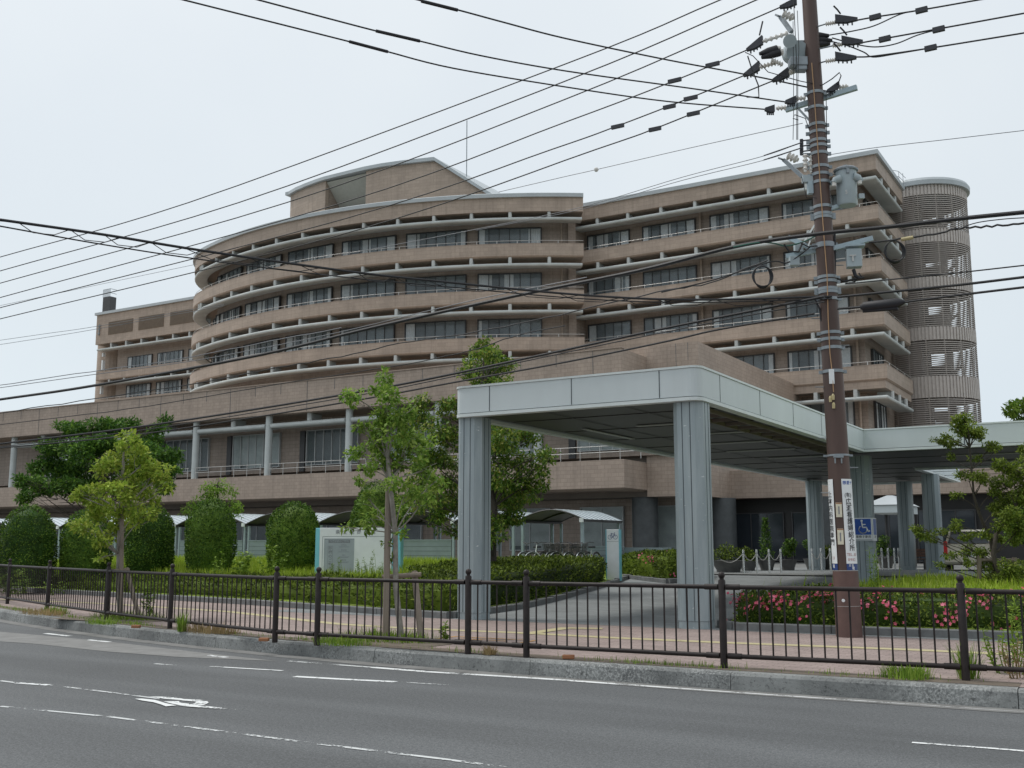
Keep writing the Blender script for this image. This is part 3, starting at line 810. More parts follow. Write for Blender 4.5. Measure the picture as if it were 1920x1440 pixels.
for i in range(len(PH)-1):
    a, b = PH[i], PH[i+1]; za, zb = PZ[i]+.02, PZ[i+1]+.02; o = -.35
    mb.add([(a[0],a[1]+o,za),(b[0],b[1]+o,zb),(b[0],b[1]+11,zb),(a[0],a[1]+11,za),(a[0],a[1]+o,za+.34),(b[0],b[1]+o,zb+.34),(b[0],b[1]+11,zb+.34),(a[0],a[1]+11,za+.34)],
           [(3,2,1,0),(4,5,6,7),(0,1,5,4),(2,3,7,6)])
    if i == 0: mb.add([(a[0]-.45,a[1]+o,za),(a[0],a[1]+o,za),(a[0],a[1]+11,za),(a[0]-.45,a[1]+11,za),(a[0]-.45,a[1]+o,za+.34),(a[0],a[1]+o,za+.34),(a[0],a[1]+11,za+.34),(a[0]-.45,a[1]+11,za+.34)], [(0,3,2,1),(4,5,6,7),(0,1,5,4),(2,3,7,6),(3,0,4,7)])
mb.build('penthouse_roof', M['coping'], hos)
mb = MB(); mb.tube([(-54.75,82.3,30),(-54.75,82.3,42.6)], .045, 6); mb.build('lightning_rod', M['steel'], hos)

# --- right wing
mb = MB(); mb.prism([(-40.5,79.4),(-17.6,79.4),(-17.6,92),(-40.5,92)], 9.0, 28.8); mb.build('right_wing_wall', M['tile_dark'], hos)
mb = MB(); mb.sweep(RPATH, [(0,28.75),(0,29.85),(-.3,29.85),(-.3,29.1),(-2.6,29.1),(-2.6,28.75)]); mb.build('roof_parapet', M['tile'], hos)
mb = MB(); mb.sweep([(-15.7,86.75),(-15.7,77.3),(-40.5,77.3)], [(.2,29.86),(.22,30.16),(.05,30.24),(-.45,30.24),(-.45,29.855),(.2,29.855)]); mb.build('cornice', M['coping'], hos)
mb = MB(); mb.prism([(-40.4,78.0),(-16.4,78.0),(-16.4,92),(-40.4,92)], 29.2, 29.5); mb.build('roof_slab', M['roof'], hos)
rposts = [(x,77.3,0,-1) for x in (-38.4,-35.6,-32.65,-29.75,-26.7,-23.75,-20.85,-18.0)] + [(-15.7,y,1,0) for y in (79.6,82.0,84.4)]
RT = [28.18,24.36,20.5,16.6,12.05]; rtops = [28.75] + [f-1.08 for f in FLOORS]; rtops[4] = FLOORS[3]-1.63
for i, f in enumerate(FLOORS):
    b = balcony(RPATH, f, f-1.08, 2.3, step=(i == 3)); railing(RPATH, f, b)
for i, z in enumerate(RT): shade([(-15.7,86.5),(-15.7,77.3),(-41.2,77.3)], z, rposts, rtops[i])
for f in FLOORS + [10.4]:
    for (x0, x1) in ((-40.2,-36.35),(-35.05,-30.5),(-29.15,-24.4),(-23.25,-18.6)):
        window((x0+x1)/2, 79.4, 0, -1, x1-x0, f-.72, f+1.85, 5 if x1-x0 < 4.2 else 6)
    for xp in (-30.0,-18.1): mb = MB(); mb.cyl((xp,79.2), .09, f-.8, f+2.6, 8); mb.build('downpipe', M['tile'], hos)
    for y in (81.4,):
        window(-17.6, y+1.6, 1, 0, 3.4, f-.72, f+1.85, 4)
# roof access ladder rail
mb = MB()
for z in (30.6,31.1,31.55):
    mb.tube([(-17.6,84.2,z),(-15.9,86.8,z),(-15.6,88.0,z-.25)], .022, 5)
for x,y in ((-17.6,84.2),(-17.0,85.1),(-16.4,86.0),(-15.9,86.8),(-15.7,87.4)): mb.tube([(x,y,30.1),(x,y,31.55)], .022, 5)
mb.build('roof_guard_rail', M['steel'], hos)

# --- stair tower with louvres
SC = (-15.2,91.4); R1 = 3.62
def circ(r, n=56, a0=0, a1=360): return [(SC[0]+r*math.cos(R_(a0+(a1-a0)*k/n)), SC[1]+r*math.sin(R_(a0+(a1-a0)*k/n))) for k in range(n+1)]
mb = MB(); cp = circ(R1+.28)[::-1]
mb.sweep(cp, [(0,30.45),(.03,30.8),(-.1,31.02),(-.6,31.04),(-.6,30.45)]); mb.prism(circ(R1-.2)[:-1], 30.5, 30.9); mb.build('stair_tower_cap', M['coping'], hos)
bands = [(29.65,30.44),(25.7,26.8),(21.85,22.85),(17.75,18.8),(13.15,14.85)]
for (z0, z1) in bands:
    tb = MB(); tb.sweep(circ(R1-.06, 48)[::-1], [(.02,z0),(.02,z1),(-.04,z1),(-.04,z0)])
    for k in range(84):
        a = R_(360*k/84); tb.obox((SC[0]+R1*math.cos(a), SC[1]+R1*math.sin(a), (z0+z1)/2), .07, .16, z1-z0, a)
    tb.build('stair_tower_band', M['slat_band'], hos)
tl = MB()
zs = [30.44]; prev = 29.65
gaps = [(26.8,29.65),(22.85,25.7),(18.8,21.85),(14.85,17.75),(4.0,13.15)]
for (z0, z1) in gaps:
    z = z0+.09
    while z < z1-.04:
        tl.sweep(circ(R1, 40)[::-1], [(.025,z-.045),(.025,z+.03),(-.025,z+.045),(-.025,z-.03)]); z += .165
tl.build('stair_tower_louvre', M['slat'], hos)
tp = MB()
for k in range(16):
    a = R_(360*k/16+7); tp.obox((SC[0]+(R1-.1)*math.cos(a), SC[1]+(R1-.1)*math.sin(a), 17), .09, .09, 26.5, a)
tp.build('stair_tower_mullion', M['slat'], hos)
mb = MB(); mb.box(SC[0]-2.95,SC[0]-.25,SC[1]-1.6,SC[1]+2.4,.6,30.4); mb.box(SC[0]+1.0,SC[0]+1.5,SC[1]+2.2,SC[1]+2.6,.6,30.4)
for f in (26.25,22.35,18.3,14.0,10.3,6.4):
    mb.box(SC[0]+.06,SC[0]+2.6,SC[1]-1.5,SC[1]+.2,f-.5,f+.35)
    mb.box(SC[0]+.06,SC[0]+1.6,SC[1]+.2,SC[1]+1.9,f+1.5,f+2.2)
    mb.bar((SC[0]+.2,SC[1]-1.3,f), (SC[0]+2.5,SC[1]-.3,f+1.95), 1.0, .2)
mb.build('stair_core', M['core'], hos)

# --- left wing
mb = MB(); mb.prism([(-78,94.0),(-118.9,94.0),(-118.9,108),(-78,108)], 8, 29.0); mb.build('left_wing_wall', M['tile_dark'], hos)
mb = MB(); mb.prism([(-78,91.9),(-120.9,91.9),(-120.9,108),(-78,108)], 28.45, 32.45); mb.build('left_wing_plant_floor', M['tile'], hos)
mb = MB(); mb.box(-121.1,-78,91.65,108.2,32.455,32.8); mb.build('cornice', M['coping'], hos)
for (x0, x1) in ((-118.4,-113.55),(-112.45,-107.65),(-106.5,-101.7),(-100.6,-95.8)):
    mb = MB(); mb.m = 0; mb.box(x0,x1,91.86,91.899,29.55,31.3); mb.m = 0
    z = 29.62
    while z < 31.25: mb.box(x0+.05,x1-.05,91.80,91.858,z,z+.05); z += .13
    mb.build('plant_louvre', M['louver'], hos)
lposts = [(-117.9+2.975*k,91.9,0,-1) for k in range(12)]
for f in (24.6, 20.75, 16.9):
    b = balcony(LPATH, f, f-1.1, 2.3); railing(LPATH, f, b)
for z, zt in ((27.72,28.45),(23.72,23.5),(19.9,19.65)):
    shade([(-86,91.9),(-120.6,91.9)], z-.0 if z > 27 else z-.75+.0, lposts, zt)
for f in (24.6,20.75):
    for x0 in (-116.6,-110.8,-105.0,-99.2):
        window(x0+2.35, 94.0, 0, -1, 4.6, f-.72, f+2.0, 6)
mb = MB(); mb.cyl((-121.6,95.4), 2.05, 8, 32.0, 28); mb.build('round_stair', M['tile'], hos)
mb = MB(); mb.cyl((-121.6,95.4), 2.35, 32.01, 32.4, 28); mb.build('round_stair_cap', M['coping'], hos)
for z,h in ((21.8,1.3),(25.0,1.4),(26.9,.5)): mb = MB(); mb.box(-120.35,-120.1,92.6,93.0,z,z+h); mb.build('service_panel', M['white'], hos)
mb = MB(); mb.obox((-120.2,91.83,30.4), .12, .1, 1.5); 
for z in (29.9,30.5,30.9): mb.obox((-120.2,91.75,z), .5, .08, .1)
mb.build('wall_antenna', M['steel'], hos)
mb = MB(); mb.box(-127.2,-125.7,97.5,98.6,30,36.9); mb.build('chimney', M['frame'], hos)
mb = MB()
for k in range(8):
    x = -127.2+1.5*k/7; mb.tube([(x,97.5,36.9),(x,97.5,38.0)], .04, 5)
for z in (37.4,38.0): mb.tube([(-127.2,97.5,z),(-125.7,97.5,z),(-125.7,98.6,z)], .04, 5)
mb.build('chimney_ladder_cage', M['steel'], hos)

# --- podium
PX0, PX1 = -150, -25.7
mb = MB(); mb.box(PX0,PX1,54.7,58.2,10.72,12.86); mb.build('podium_parapet', M['tile2'], hos)
mb = MB(); mb.box(PX0,PX1+.06,54.62,55.1,12.863,12.93); mb.build('podium_coping', M['tile2'], hos)
mb = MB()
k = 0
for x in [-27.5-2.43*i for i in range(30)]: mb.box(x-.016,x+.016,54.69,54.699,10.75 if k % 3 == 0 else 12.1,12.85); k += 1
mb.build('expansion_joint', M['groove'], hos)
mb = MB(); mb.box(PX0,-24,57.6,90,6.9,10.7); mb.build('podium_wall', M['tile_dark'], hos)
mb = MB(); mb.box(PX0,-22.4,58.21,90,10.705,13.0); mb.box(-60,-22.4,58.21,79.3,13.003,13.5); mb.build('podium_block', M['tile2'], hos)
mb = MB(); mb.box(-25.69,-22.4,58.0,78.8,4.5,10.70); mb.build('podium_return_wall', M['tile2'], hos)
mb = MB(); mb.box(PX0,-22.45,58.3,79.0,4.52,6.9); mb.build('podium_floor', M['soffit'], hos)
for z0, z1 in ((12.0,12.8),):
    mb = MB(); mb.box(-23.7,-23.675,57.99,57.999,11.6,13.45); mb.box(-22.95,-22.925,57.99,57.999,12.4,13.45); mb.build('expansion_joint', M['groove'], hos)
# podium balcony
bp = [(PX1,58.1),(PX1,54.85),(PX0,54.85)]
mb = MB(); mb.sweep(bp, [(0,4.9),(0,6.5),(-.25,6.5),(-.25,5.2),(-3.2,5.2),(-3.2,4.85),(-.3,4.8)]); mb.build('podium_balcony', M['tile2'], hos)
cols = [-46.05+7.27*k for k in range(-5,3)]
for x in cols:
    mb = MB(); mb.prism(rounded_rect(x,55.25,.44,.5,.2,5), 6.5, 10.72); mb.build('podium_column', M['shade'], hos, smooth=True)
for x in cols:
    sp = [(x+7.0,55.2),(x+.28,55.2)]
    prof = [(.0+.17*math.cos(R_(a)), 10.0+.17*math.sin(R_(a))) for a in (-90,-60,-30,0,30,60,90)] + [(-1.3,10.12),(-1.3,9.92)]
    mb = MB(); mb.sweep(sp, prof); o = mb.build('podium_sun_shade', M['shade'], hos, smooth=True)
    mb = MB(); mb.cyl((x+3.64,55.4), .2, 10.14, 10.72, 12); mb.obox((x+3.64,56,10.43), .16, 1.1, .56); mb.build('shade_post', M['post'], o)
    window(x+3.9, 57.6, 0, -1, 4.6, 7.35, 9.75, 6, kind='pod', cur=(rnd.random() < .8, 0))
    mb = MB(); mb.box(x+.9,x+1.35,57.45,57.6,6.9,9.8); mb.build('window_reveal', M['frame'], hos)
    mb = MB()
    for z in (6.95,7.3):
        mb.tube([(x+.35,55.0,z),(x+6.9,55.0,z)], .022, 6)
    for k in range(6): mb.box(x+.4+1.28*k-.015,x+.4+1.28*k+.015,54.985,55.015,6.5,7.3)
    mb.build('podium_railing', M['rail'], hos)
# ground floor
mb = MB(); mb.box(PX0,-25.0,60.6,79,.5,4.86); mb.build('ground_floor_wall', M['tile_dark'], hos)
for x0 in (-40.4,-36.6,-31.4,-27.8):
    window(x0+1.5, 60.6, 0, -1, 2.9, 1.4, 4.0, 2, kind='pod', cur=(1,0))
for x0 in (-48,-55,-62,-69,-76,-83):
    window(x0+2.0, 60.6, 0, -1, 4.4, 1.4, 3.8, 3, kind='pod', cur=(0,0))
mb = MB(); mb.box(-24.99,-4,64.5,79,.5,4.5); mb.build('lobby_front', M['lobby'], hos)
mb = MB(); mb.box(-22.41,-4,63,80,4.51,6.2); mb.build('lobby_roof_edge', M['tile2'], hos)
for x,y in ((-26.3,59.0),(-22.6,62.2),(-17.0,63.4)):
    mb = MB(); mb.cyl((x,y), .78, .5, 4.5, 24); mb.build('round_column', M['dark_col'], hos, smooth=True)
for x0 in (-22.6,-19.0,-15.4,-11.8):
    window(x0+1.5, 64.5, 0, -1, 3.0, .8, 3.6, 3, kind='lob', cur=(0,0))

# ================================================================== VEGETATION
def rvec(r=rnd):
    while True:
        v = Vector((r.uniform(-1,1), r.uniform(-1,1), r.uniform(-1,1)))
        if .05 < v.length < 1: return v.normalized()
def leaf(mb, p, t, n, L, W):
    """folded diamond leaf: tip direction t, blade normal n"""
    s = t.cross(n)
    if s.length < 1e-4: return
    s.normalize(); q = n.normalized()
    mid = p + t*(L*.5)
    mb.add([p, mid + s*(W*.5) + q*(W*.18), p + t*L, mid - s*(W*.5) + q*(W*.18)], [(0,1,2),(0,2,3)])
def clump(mb, c, r, n, L, W, sq=.8, droop=.3, fill=.35):
    c = Vector(c)
    for _ in range(n):
        d = rvec(); k = fill + (1-fill)*(rnd.random()**.6)
        p = c + Vector((d.x*r*k, d.y*r*k, d.z*r*k*sq))
        t = (rvec()*.9 + d*.7 + Vector((0,0,-droop))).normalized()
        nn = (rvec()*.7 + Vector((0,0,1)) + d*.3).normalized()
        s = rnd.uniform(.5,1.4); leaf(mb, p, t, nn, L*s, W*s)
def limb(mb, a, b, r0, r1, bend=.12, n=5, seg=6):
    a = Vector(a); b = Vector(b); L = (b-a).length; off = rvec()*L*bend; off.z = abs(off.z)*.5
    pts = [a.lerp(b, i/n) + off*math.sin(pi*i/n) for i in range(n+1)]
    mb.tube(pts, r0, seg, r1)
def clumps_px(lst, D, spread=.6):
    """clump centres given where they stand: photo position, distance, radius in photo px"""
    out = []
    for (x, y, r) in lst:
        d = D + rnd.uniform(-spread, spread); p = onD(x, y, d); out.append((p, r*d/FPX))
    return out
def tree(name, label, cat, base, trunk_pts, trunk_r, cl, n_leaf, L, W, leafm, barkm, group=None, sub=5, sq=.8, droop=.3, limbs=True):
    root = empty(name, base, label, cat, group)
    tm = MB(); tm.tube(trunk_pts, trunk_r, 9)
    tops = [Vector(q) for q in trunk_pts]
    tot = sum(r*r for _, r in cl)
    cm = MB()
    for (c, r) in cl:
        if limbs:
            # attach to the trunk point somewhat lower than the clump
            best = min(tops, key=lambda q: abs((c.z-r*.8)-q.z-(Vector((c.x-q.x,c.y-q.y,0)).length)*.45)+ .3*(q-c).length)
            rr = max(.012, min(.05, r*.06)); limb(tm, best, c, rr, .006)
            for _ in range(3): limb(tm, best.lerp(c, .7), c + rvec()*r*.8, rr*.4, .003, n=3, seg=4)
        n = int(n_leaf*r*r/tot)
        ns = max(2, sub)
        for k in range(ns):
            d = rvec(); cc = c + Vector((d.x,d.y,d.z*sq))*r*.6
            clump(cm, cc, r*rnd.uniform(.35,.6), n//ns, L, W, sq, droop)
    tm.build('trunk', barkm, root, smooth=True)
    cm.build('crown', leafm, root)
    return root
def stakes(name, label, cat, posts, bars, r=.045):
    root = empty(name, posts[0][0], label, cat)
    for a, b in posts: mb = MB(); mb.tube([a, b], r, 8); mb.build('stake', M['stake'], root, smooth=True)
    for a, b in bars: mb = MB(); mb.tube([a, b], r*.75, 8); mb.build('crossbar', M['stake'], root, smooth=True)
    return root

# young maple beside the fence, centre
b0 = Vector((-10.05,13.4,.2)); D0 = 16.8
tp = [b0] + [onD(x,y,D0) for x,y in [(742,1100),(741,1000),(731,900),(727,860),(726,800),(722,740),(722,700)]]
cl = clumps_px([(720,712,26),(735,745,32),(712,775,30),(665,745,22),(650,738,14),(700,730,14),(745,800,50),(715,815,42),(680,800,18),(770,770,20),(760,845,46),(720,865,38),(790,830,36),(670,850,24),(690,880,20),(800,880,30),(740,905,26),(680,905,16),(690,935,20),(790,930,28),(760,925,24),(700,965,20),(690,985,18),(650,990,12),(820,900,24),(750,1000,13),(725,1020,11),(735,1045,8)], D0, .55)
tree('young_tree', 'slim young maple with pale trunk tied to a stake beside the white hospital signboard', 'tree', b0, tp, [.05,.045,.042,.036,.03,.022,.015,.008], cl, 5600, .085, .042, M['leaf_young'], M['bark'])
g = lambda x,y,d=16.9: onD(x,y,d)
stakes('tree_stake', 'grey wooden stake frame with a low crossbar holding the slim maple by the signboard', 'tree stake',
    [(Vector((-10.28,13.3,.2)), onD(730,855,16.9)), (Vector((-9.75,13.5,.2)), onD(777,1072,17.05))],
    [(onD(716,1082,16.9), onD(790,1077,16.95))], .05)
# young lime-green tree at left with its stake
b1 = Vector((-17.7,14.4,.2)); D1 = 21.4
tp = [b1] + [onD(x,y,D1) for x,y in [(221,1100),(222,1040),(224,960),(228,900),(232,850),(238,820)]]
cl = clumps_px([(245,835,28),(232,860,32),(265,870,32),(210,880,32),(250,900,38),(285,890,30),(305,890,24),(200,910,26),(165,925,30),(190,940,34),(230,930,30),(275,935,28),(150,930,18),(140,985,18),(180,965,30),(210,990,26),(165,990,20),(195,1020,16),(185,1005,18),(240,980,22),(285,960,18),(240,815,18),(310,915,16),(190,1045,12),(225,955,28),(260,960,22)], D1, .7)
tree('young_tree', 'yellowish green young tree with a grey stake standing before the clipped shrubs at left', 'tree', b1, tp, [.045,.042,.038,.032,.026,.018,.01], cl, 7600, .088, .048, M['leaf_lime'], M['bark'])
stakes('tree_stake', 'tall grey stake and short post bracing the yellowish green young tree', 'tree stake',
    [(Vector((-17.55,14.3,.2)), onD(229,908,21.3)), (Vector((-17.2,14.45,.2)), onD(237,1065,21.4))], [(onD(210,1070,21.3), onD(243,1068,21.35))], .042)
# big evergreen behind the canopy column
D2 = 29.5; b2 = onD(922,1052,D2)
tp = [b2] + [onD(x,y,D2) for x,y in [(922,1000),(925,950),(915,900),(905,840),(900,780),(905,720),(908,660)]]
cl = clumps_px([(905,665,36),(930,660,30),(895,700,40),(935,695,36),(915,735,40),(950,725,24),(905,640,20),(945,680,20),(1000,730,18),(1045,725,16),(910,790,50),(960,790,44),(1000,810,34),(935,840,55),(985,870,46),(1020,870,28),(950,895,55),(1000,905,38),(930,930,48),(975,935,36),(945,965,40),(915,985,34),(1025,850,20),
    (800,760,30),(840,770,34),(780,790,30),(815,810,36),(850,820,34),(795,850,40),(835,870,40),(790,895,38),(835,915,40),(800,935,36),(850,950,36),(775,940,30),(820,975,30),(760,960,22),(860,990,24),(930,1010,24)], D2, 1.1)
tree('evergreen_tree', 'large glossy evergreen tree rising behind the left front column of the canopy', 'tree', b2, tp, [.14,.13,.12,.10,.08,.06,.04,.02], cl, 26000, .105, .055, M['leaf_ever'], M['bark_dark'], sub=6, droop=.5)
# dark broad tree far left
D3 = 37.0; b3 = onD(190,1052,D3)
tp = [b3] + [onD(x,y,D3) for x,y in [(190,1000),(188,960),(192,900),(200,850),(205,800)]]
cl = clumps_px([(120,805,34),(160,805,34),(205,805,40),(245,795,24),(110,840,40),(160,845,46),(215,840,50),(265,830,40),(300,800,22),(290,850,40),(320,850,22),(90,875,40),(140,885,50),(190,890,50),(245,885,50),(300,890,36),(330,880,18),(75,910,38),(120,918,42),(175,920,40),(240,918,38),(290,912,34),(55,905,26),(60,935,26),(325,860,20),(40,898,14),(310,785,14)], D3, 1.6)
tree('broad_tree', 'dark green spreading tree behind the yellowish young tree, before the podium at far left', 'tree', b3, tp, [.2,.18,.16,.13,.1,.06], cl, 32000, .135, .055, M['leaf_dark'], M['bark_dark'], sub=6, sq=.55, droop=.15)
# small tree behind clipped shrub
D4 = 37.0; b4 = onD(410,1052,D4)
cl = clumps_px([(408,905,18),(395,915,22),(425,920,20),(405,935,26),(432,945,18),(380,945,22),(450,950,14),(360,955,18),(410,960,26),(345,962,10),(445,962,12)], D4, .5)
tree('small_tree', 'small feathery green tree just behind the third clipped shrub from the signboard', 'tree', b4, [b4, onD(408,980,D4), onD(408,910,D4)], [.06,.05,.02], cl, 2500, .11, .045, M['leaf_young'], M['bark_dark'])
# layered trees right of the pole
D5 = 24.0; b5 = onD(1862,1092,D5)
tp = [b5] + [onD(x,y,D5) for x,y in [(1866,1060),(1858,1010),(1845,985),(1835,960),(1826,930),(1822,880),(1818,840),(1812,800)]]
cl = clumps_px([(1810,790,20),(1795,800,16),(1825,805,18),(1760,825,12),(1785,828,14),(1810,815,18),(1838,815,12),(1770,818,8),(1855,838,14),(1870,838,9),(1815,893,14),(1835,893,14),(1800,888,8),(1790,985,14),(1765,995,9),(1815,1005,12),(1850,1002,12),(1810,1030,14),(1840,1035,14),(1820,1055,10),(1735,1000,14),(1720,992,10),(1745,1012,9),(1850,1060,12),(1780,855,9),(1830,860,10),(1845,900,12),(1860,925,12),(1795,930,9),(1870,960,12),(1780,1040,10),(1760,1060,8),(1875,1010,12)], D5, .5)
tree('layered_tree', 'thin tree with flat layered foliage in front of the beige van', 'tree', b5, tp, [.07,.06,.05,.04,.033,.026,.02,.014,.008], [(c_, r_*1.3) for c_, r_ in cl], 9500, .066, .032, M['leaf_pine'], M['bark_dark'], sq=.6, droop=.15)
b6 = onD(1880,1092,23.5)
tp = [b6] + [onD(x,y,23.5) for x,y in [(1862,1040),(1868,1000),(1890,975),(1905,950),(1925,900)]]
cl = clumps_px([(1885,875,22),(1905,890,24),(1920,860,22),(1880,905,22),(1910,920,28),(1890,940,22),(1925,945,26),(1870,950,16),(1900,965,26),(1880,985,18),(1915,990,24),(1895,1015,16),(1925,880,26),(1915,840,12),(1895,1060,22),(1880,1078,20),(1915,1075,26),(1860,1080,14)], 23.5, .6)
tree('layered_tree', 'denser layered green tree at the right edge beside the thin one', 'tree', b6, tp, [.06,.052,.045,.036,.028,.014], [(c_, r_*1.15) for c_, r_ in cl], 12000, .068, .034, M['leaf_pine'], M['bark_dark'], sq=.65, droop=.15)
stakes('tree_stake', 'dark low post and rail frame bracing the trees by the van', 'tree stake',
    [(onD(1836,1085,23.7), onD(1836,1042,23.7)), (onD(1902,1090,23.7), onD(1902,1045,23.7))], [(onD(1832,1050,23.7), onD(1910,1050,23.7))], .05)
b7 = onD(1935,1010,75)
cl = clumps_px([(1905,765,18),(1892,775,12),(1920,760,20),(1940,790,26),(1910,785,12),(1930,820,30),(1950,760,26)], 75, 1)
tree('distant_tree', 'distant green treetop above the canopy roof at the right edge', 'tree', b7, [b7, onD(1935,900,75), onD(1930,780,75)], [.25,.2,.1], cl, 2600, .32, .15, M['leaf_young'], M['bark_dark'])
b8 = onD(1925,1030,40)
cl = clumps_px([(1900,975,18),(1925,960,24),(1905,1000,20),(1935,1000,28),(1890,1012,10),(1910,945,16)], 40, .6)
tree('roadside_bush', 'bright green bushy tree beyond the van at the right edge', 'tree', b8, [b8, onD(1925,990,40), onD(1922,960,40)], [.1,.08,.04], cl, 2200, .14, .07, M['leaf_young'], M['bark_dark'])

# clipped dome shrubs
def dome(label, x0, x1, y0, y1, D, n=9000, flat=0):
    a = onD((x0+x1)/2, y1, D); b = onD((x0+x1)/2, y0, D)
    w = (x1-x0)*D/FPX/2*.94; h = b.z-a.z; zg = gz_bed(a.x, a.y); 
    root = empty('clipped_shrub', (a.x,a.y,zg), label, 'shrub', 'clipped dome shrubs on the lawn')
    z0 = zg + .12; H = b.z - z0
    cm = MB(); body = MB()
    seed = rnd.uniform(0, 9)
    def prof(t):   # radius at height fraction
        if t < .34: return .80+.20*math.sin(pi/2*t/.34)
        if t < .46: return 1.0
        return math.sqrt(max(0, 1-((t-.46)/.54)**2.3))
    rings = []; nn = 20
    for j in range(11):
        t = j/10; rr = w*max(.02, prof(t))*.93
        for k in range(nn): an = 2*pi*k/nn; body.v.append((a.x+rr*math.cos(an), a.y+rr*math.sin(an), z0+H*t*.97))
    for j in range(10):
        for k in range(nn): body.f.append([j*nn+k, j*nn+(k+1)%nn, (j+1)*nn+(k+1)%nn, (j+1)*nn+k]); body.mi.append(0)
    body.f.append(list(range(nn))); body.mi.append(0)
    for _ in range(n):
        t = rnd.random(); an = rnd.uniform(0, 2*pi)
        if rnd.random() > .25+.75*prof(t) or (t < .1 and rnd.random() < .5): continue
        lump = 1+.035*math.sin(an*3+t*7+seed)+.03*math.sin(an*7-t*11+seed*2)
        rr = w*prof(t)*lump*rnd.uniform(.93,1.0)
        up = smooth((t-.5)/.5)
        d = Vector((math.cos(an)*(1-up*.6), math.sin(an)*(1-up*.6), .15+up)).normalized()
        p = Vector((a.x+rr*math.cos(an), a.y+rr*math.sin(an), z0+H*t*rnd.uniform(.97,1.03)))
        leaf(cm, p, (rvec()*.8+d*.8).normalized(), (rvec()*.6+d).normalized(), rnd.uniform(.045,.085), rnd.uniform(.03,.048))
    tm = MB(); tm.tube([(a.x,a.y,zg-.1),(a.x,a.y,z0+.3)], .06, 7); tm.build('trunk', M['bark_dark'], root)
    cm.v += []; base = len(cm.v)
    cm.add(body.v, body.f); cm.build('crown', M['leaf_dome'], root)
    return root
dome('rounded clipped shrub at the far left edge of the lawn', -4, 101, 949, 1062, 33)
dome('lower clipped shrub second from the far left, partly behind the yellowish young tree', 112, 205, 958, 1062, 33.5, 8000)
dome('clipped shrub right behind the stake of the yellowish young tree', 232, 325, 950, 1062, 33)
dome('tall cylinder shaped clipped shrub in front of the small feathery tree', 345, 440, 938, 1058, 32.5)
dome('clipped shrub with bare lower stems nearest to the left of the signboard', 497, 601, 944, 1060, 32)
dome('clipped shrub right above and behind the signboard', 655, 755, 905, 1052, 32.5, 9000)

# weeds and leafy plants on the lawn
def leafy(name, label, pos, h, r, n, mat, L=.12, W=.07, cat='plant', stems=7, group=None):
    root = empty(name, pos, label, cat, group); sm = MB(); lm = MB()
    for k in range(stems):
        a = rnd.uniform(0, 2*pi); rr = r*math.sqrt(rnd.random()); hh = h*rnd.uniform(.6,1)
        p0 = Vector(pos)+Vector((rr*.5*math.cos(a), rr*.5*math.sin(a), -.02)); p1 = Vector(pos)+Vector((rr*math.cos(a), rr*math.sin(a), hh))
        limb(sm, p0, p1, .008, .003, .1, 4, 4)
        for _ in range(n//stems):
            t = rnd.uniform(.12,1); p = p0.lerp(p1, t); d = rvec(); d.z = abs(d.z)*.3
            leaf(lm, p, d.normalized(), (Vector((0,0,1))+rvec()*.5).normalized(), L*rnd.uniform(.5,1.2), W*rnd.uniform(.5,1.2))
    sm.build('stem', M['weed'] if mat is not M['dry'] else M['dry'], root); lm.build('foliage', mat, root)
    return root
def on_lawn(x, y, D):
    p = onD(x, y, D); p.z = gz_bed(p.x, p.y); return p
leafy('broadleaf_weed', 'leafy weed clump at the foot of the far left clipped shrub', on_lawn(30,1060,29), .75, .6, 260, M['weed'], .16, .10)
leafy('broadleaf_weed', 'leafy weed clump between the far left shrub and its neighbour', on_lawn(112,1062,30), .35, .35, 120, M['weed'], .12, .07)
leafy('broadleaf_weed', 'tall leafy weeds between the cylinder shrub and the shrub by the signboard', on_lawn(455,1062,29.5), .8, .55, 260, M['weed'], .15, .09)
leafy('broadleaf_weed', 'bushy weeds at the left foot of the shrub next to the signboard', on_lawn(510,1064,29), .95, .5, 260, M['weed'], .14, .08)
leafy('broadleaf_weed', 'yellow green weed leaning on the cylinder shaped shrub', on_lawn(412,1064,29.5), .85, .16, 110, M['weed'], .10, .05)
for i,(x,lab) in enumerate([(624,'first from the left'),(636,'second'),(670,'third'),(684,'fourth'),(697,'fifth'),(713,'sixth, next to the stake')]):
    p = on_lawn(x, 1078, 27.2); p.y -= .0
    leafy('goldenrod_stem', 'upright leafy weed stem before the white signboard, %s of six' % lab, p, [.45,.62,.7,.62,.8,.5][i], .05, 130, M['weed'], .09, .022, 'plant', 3, 'upright weeds before the signboard')

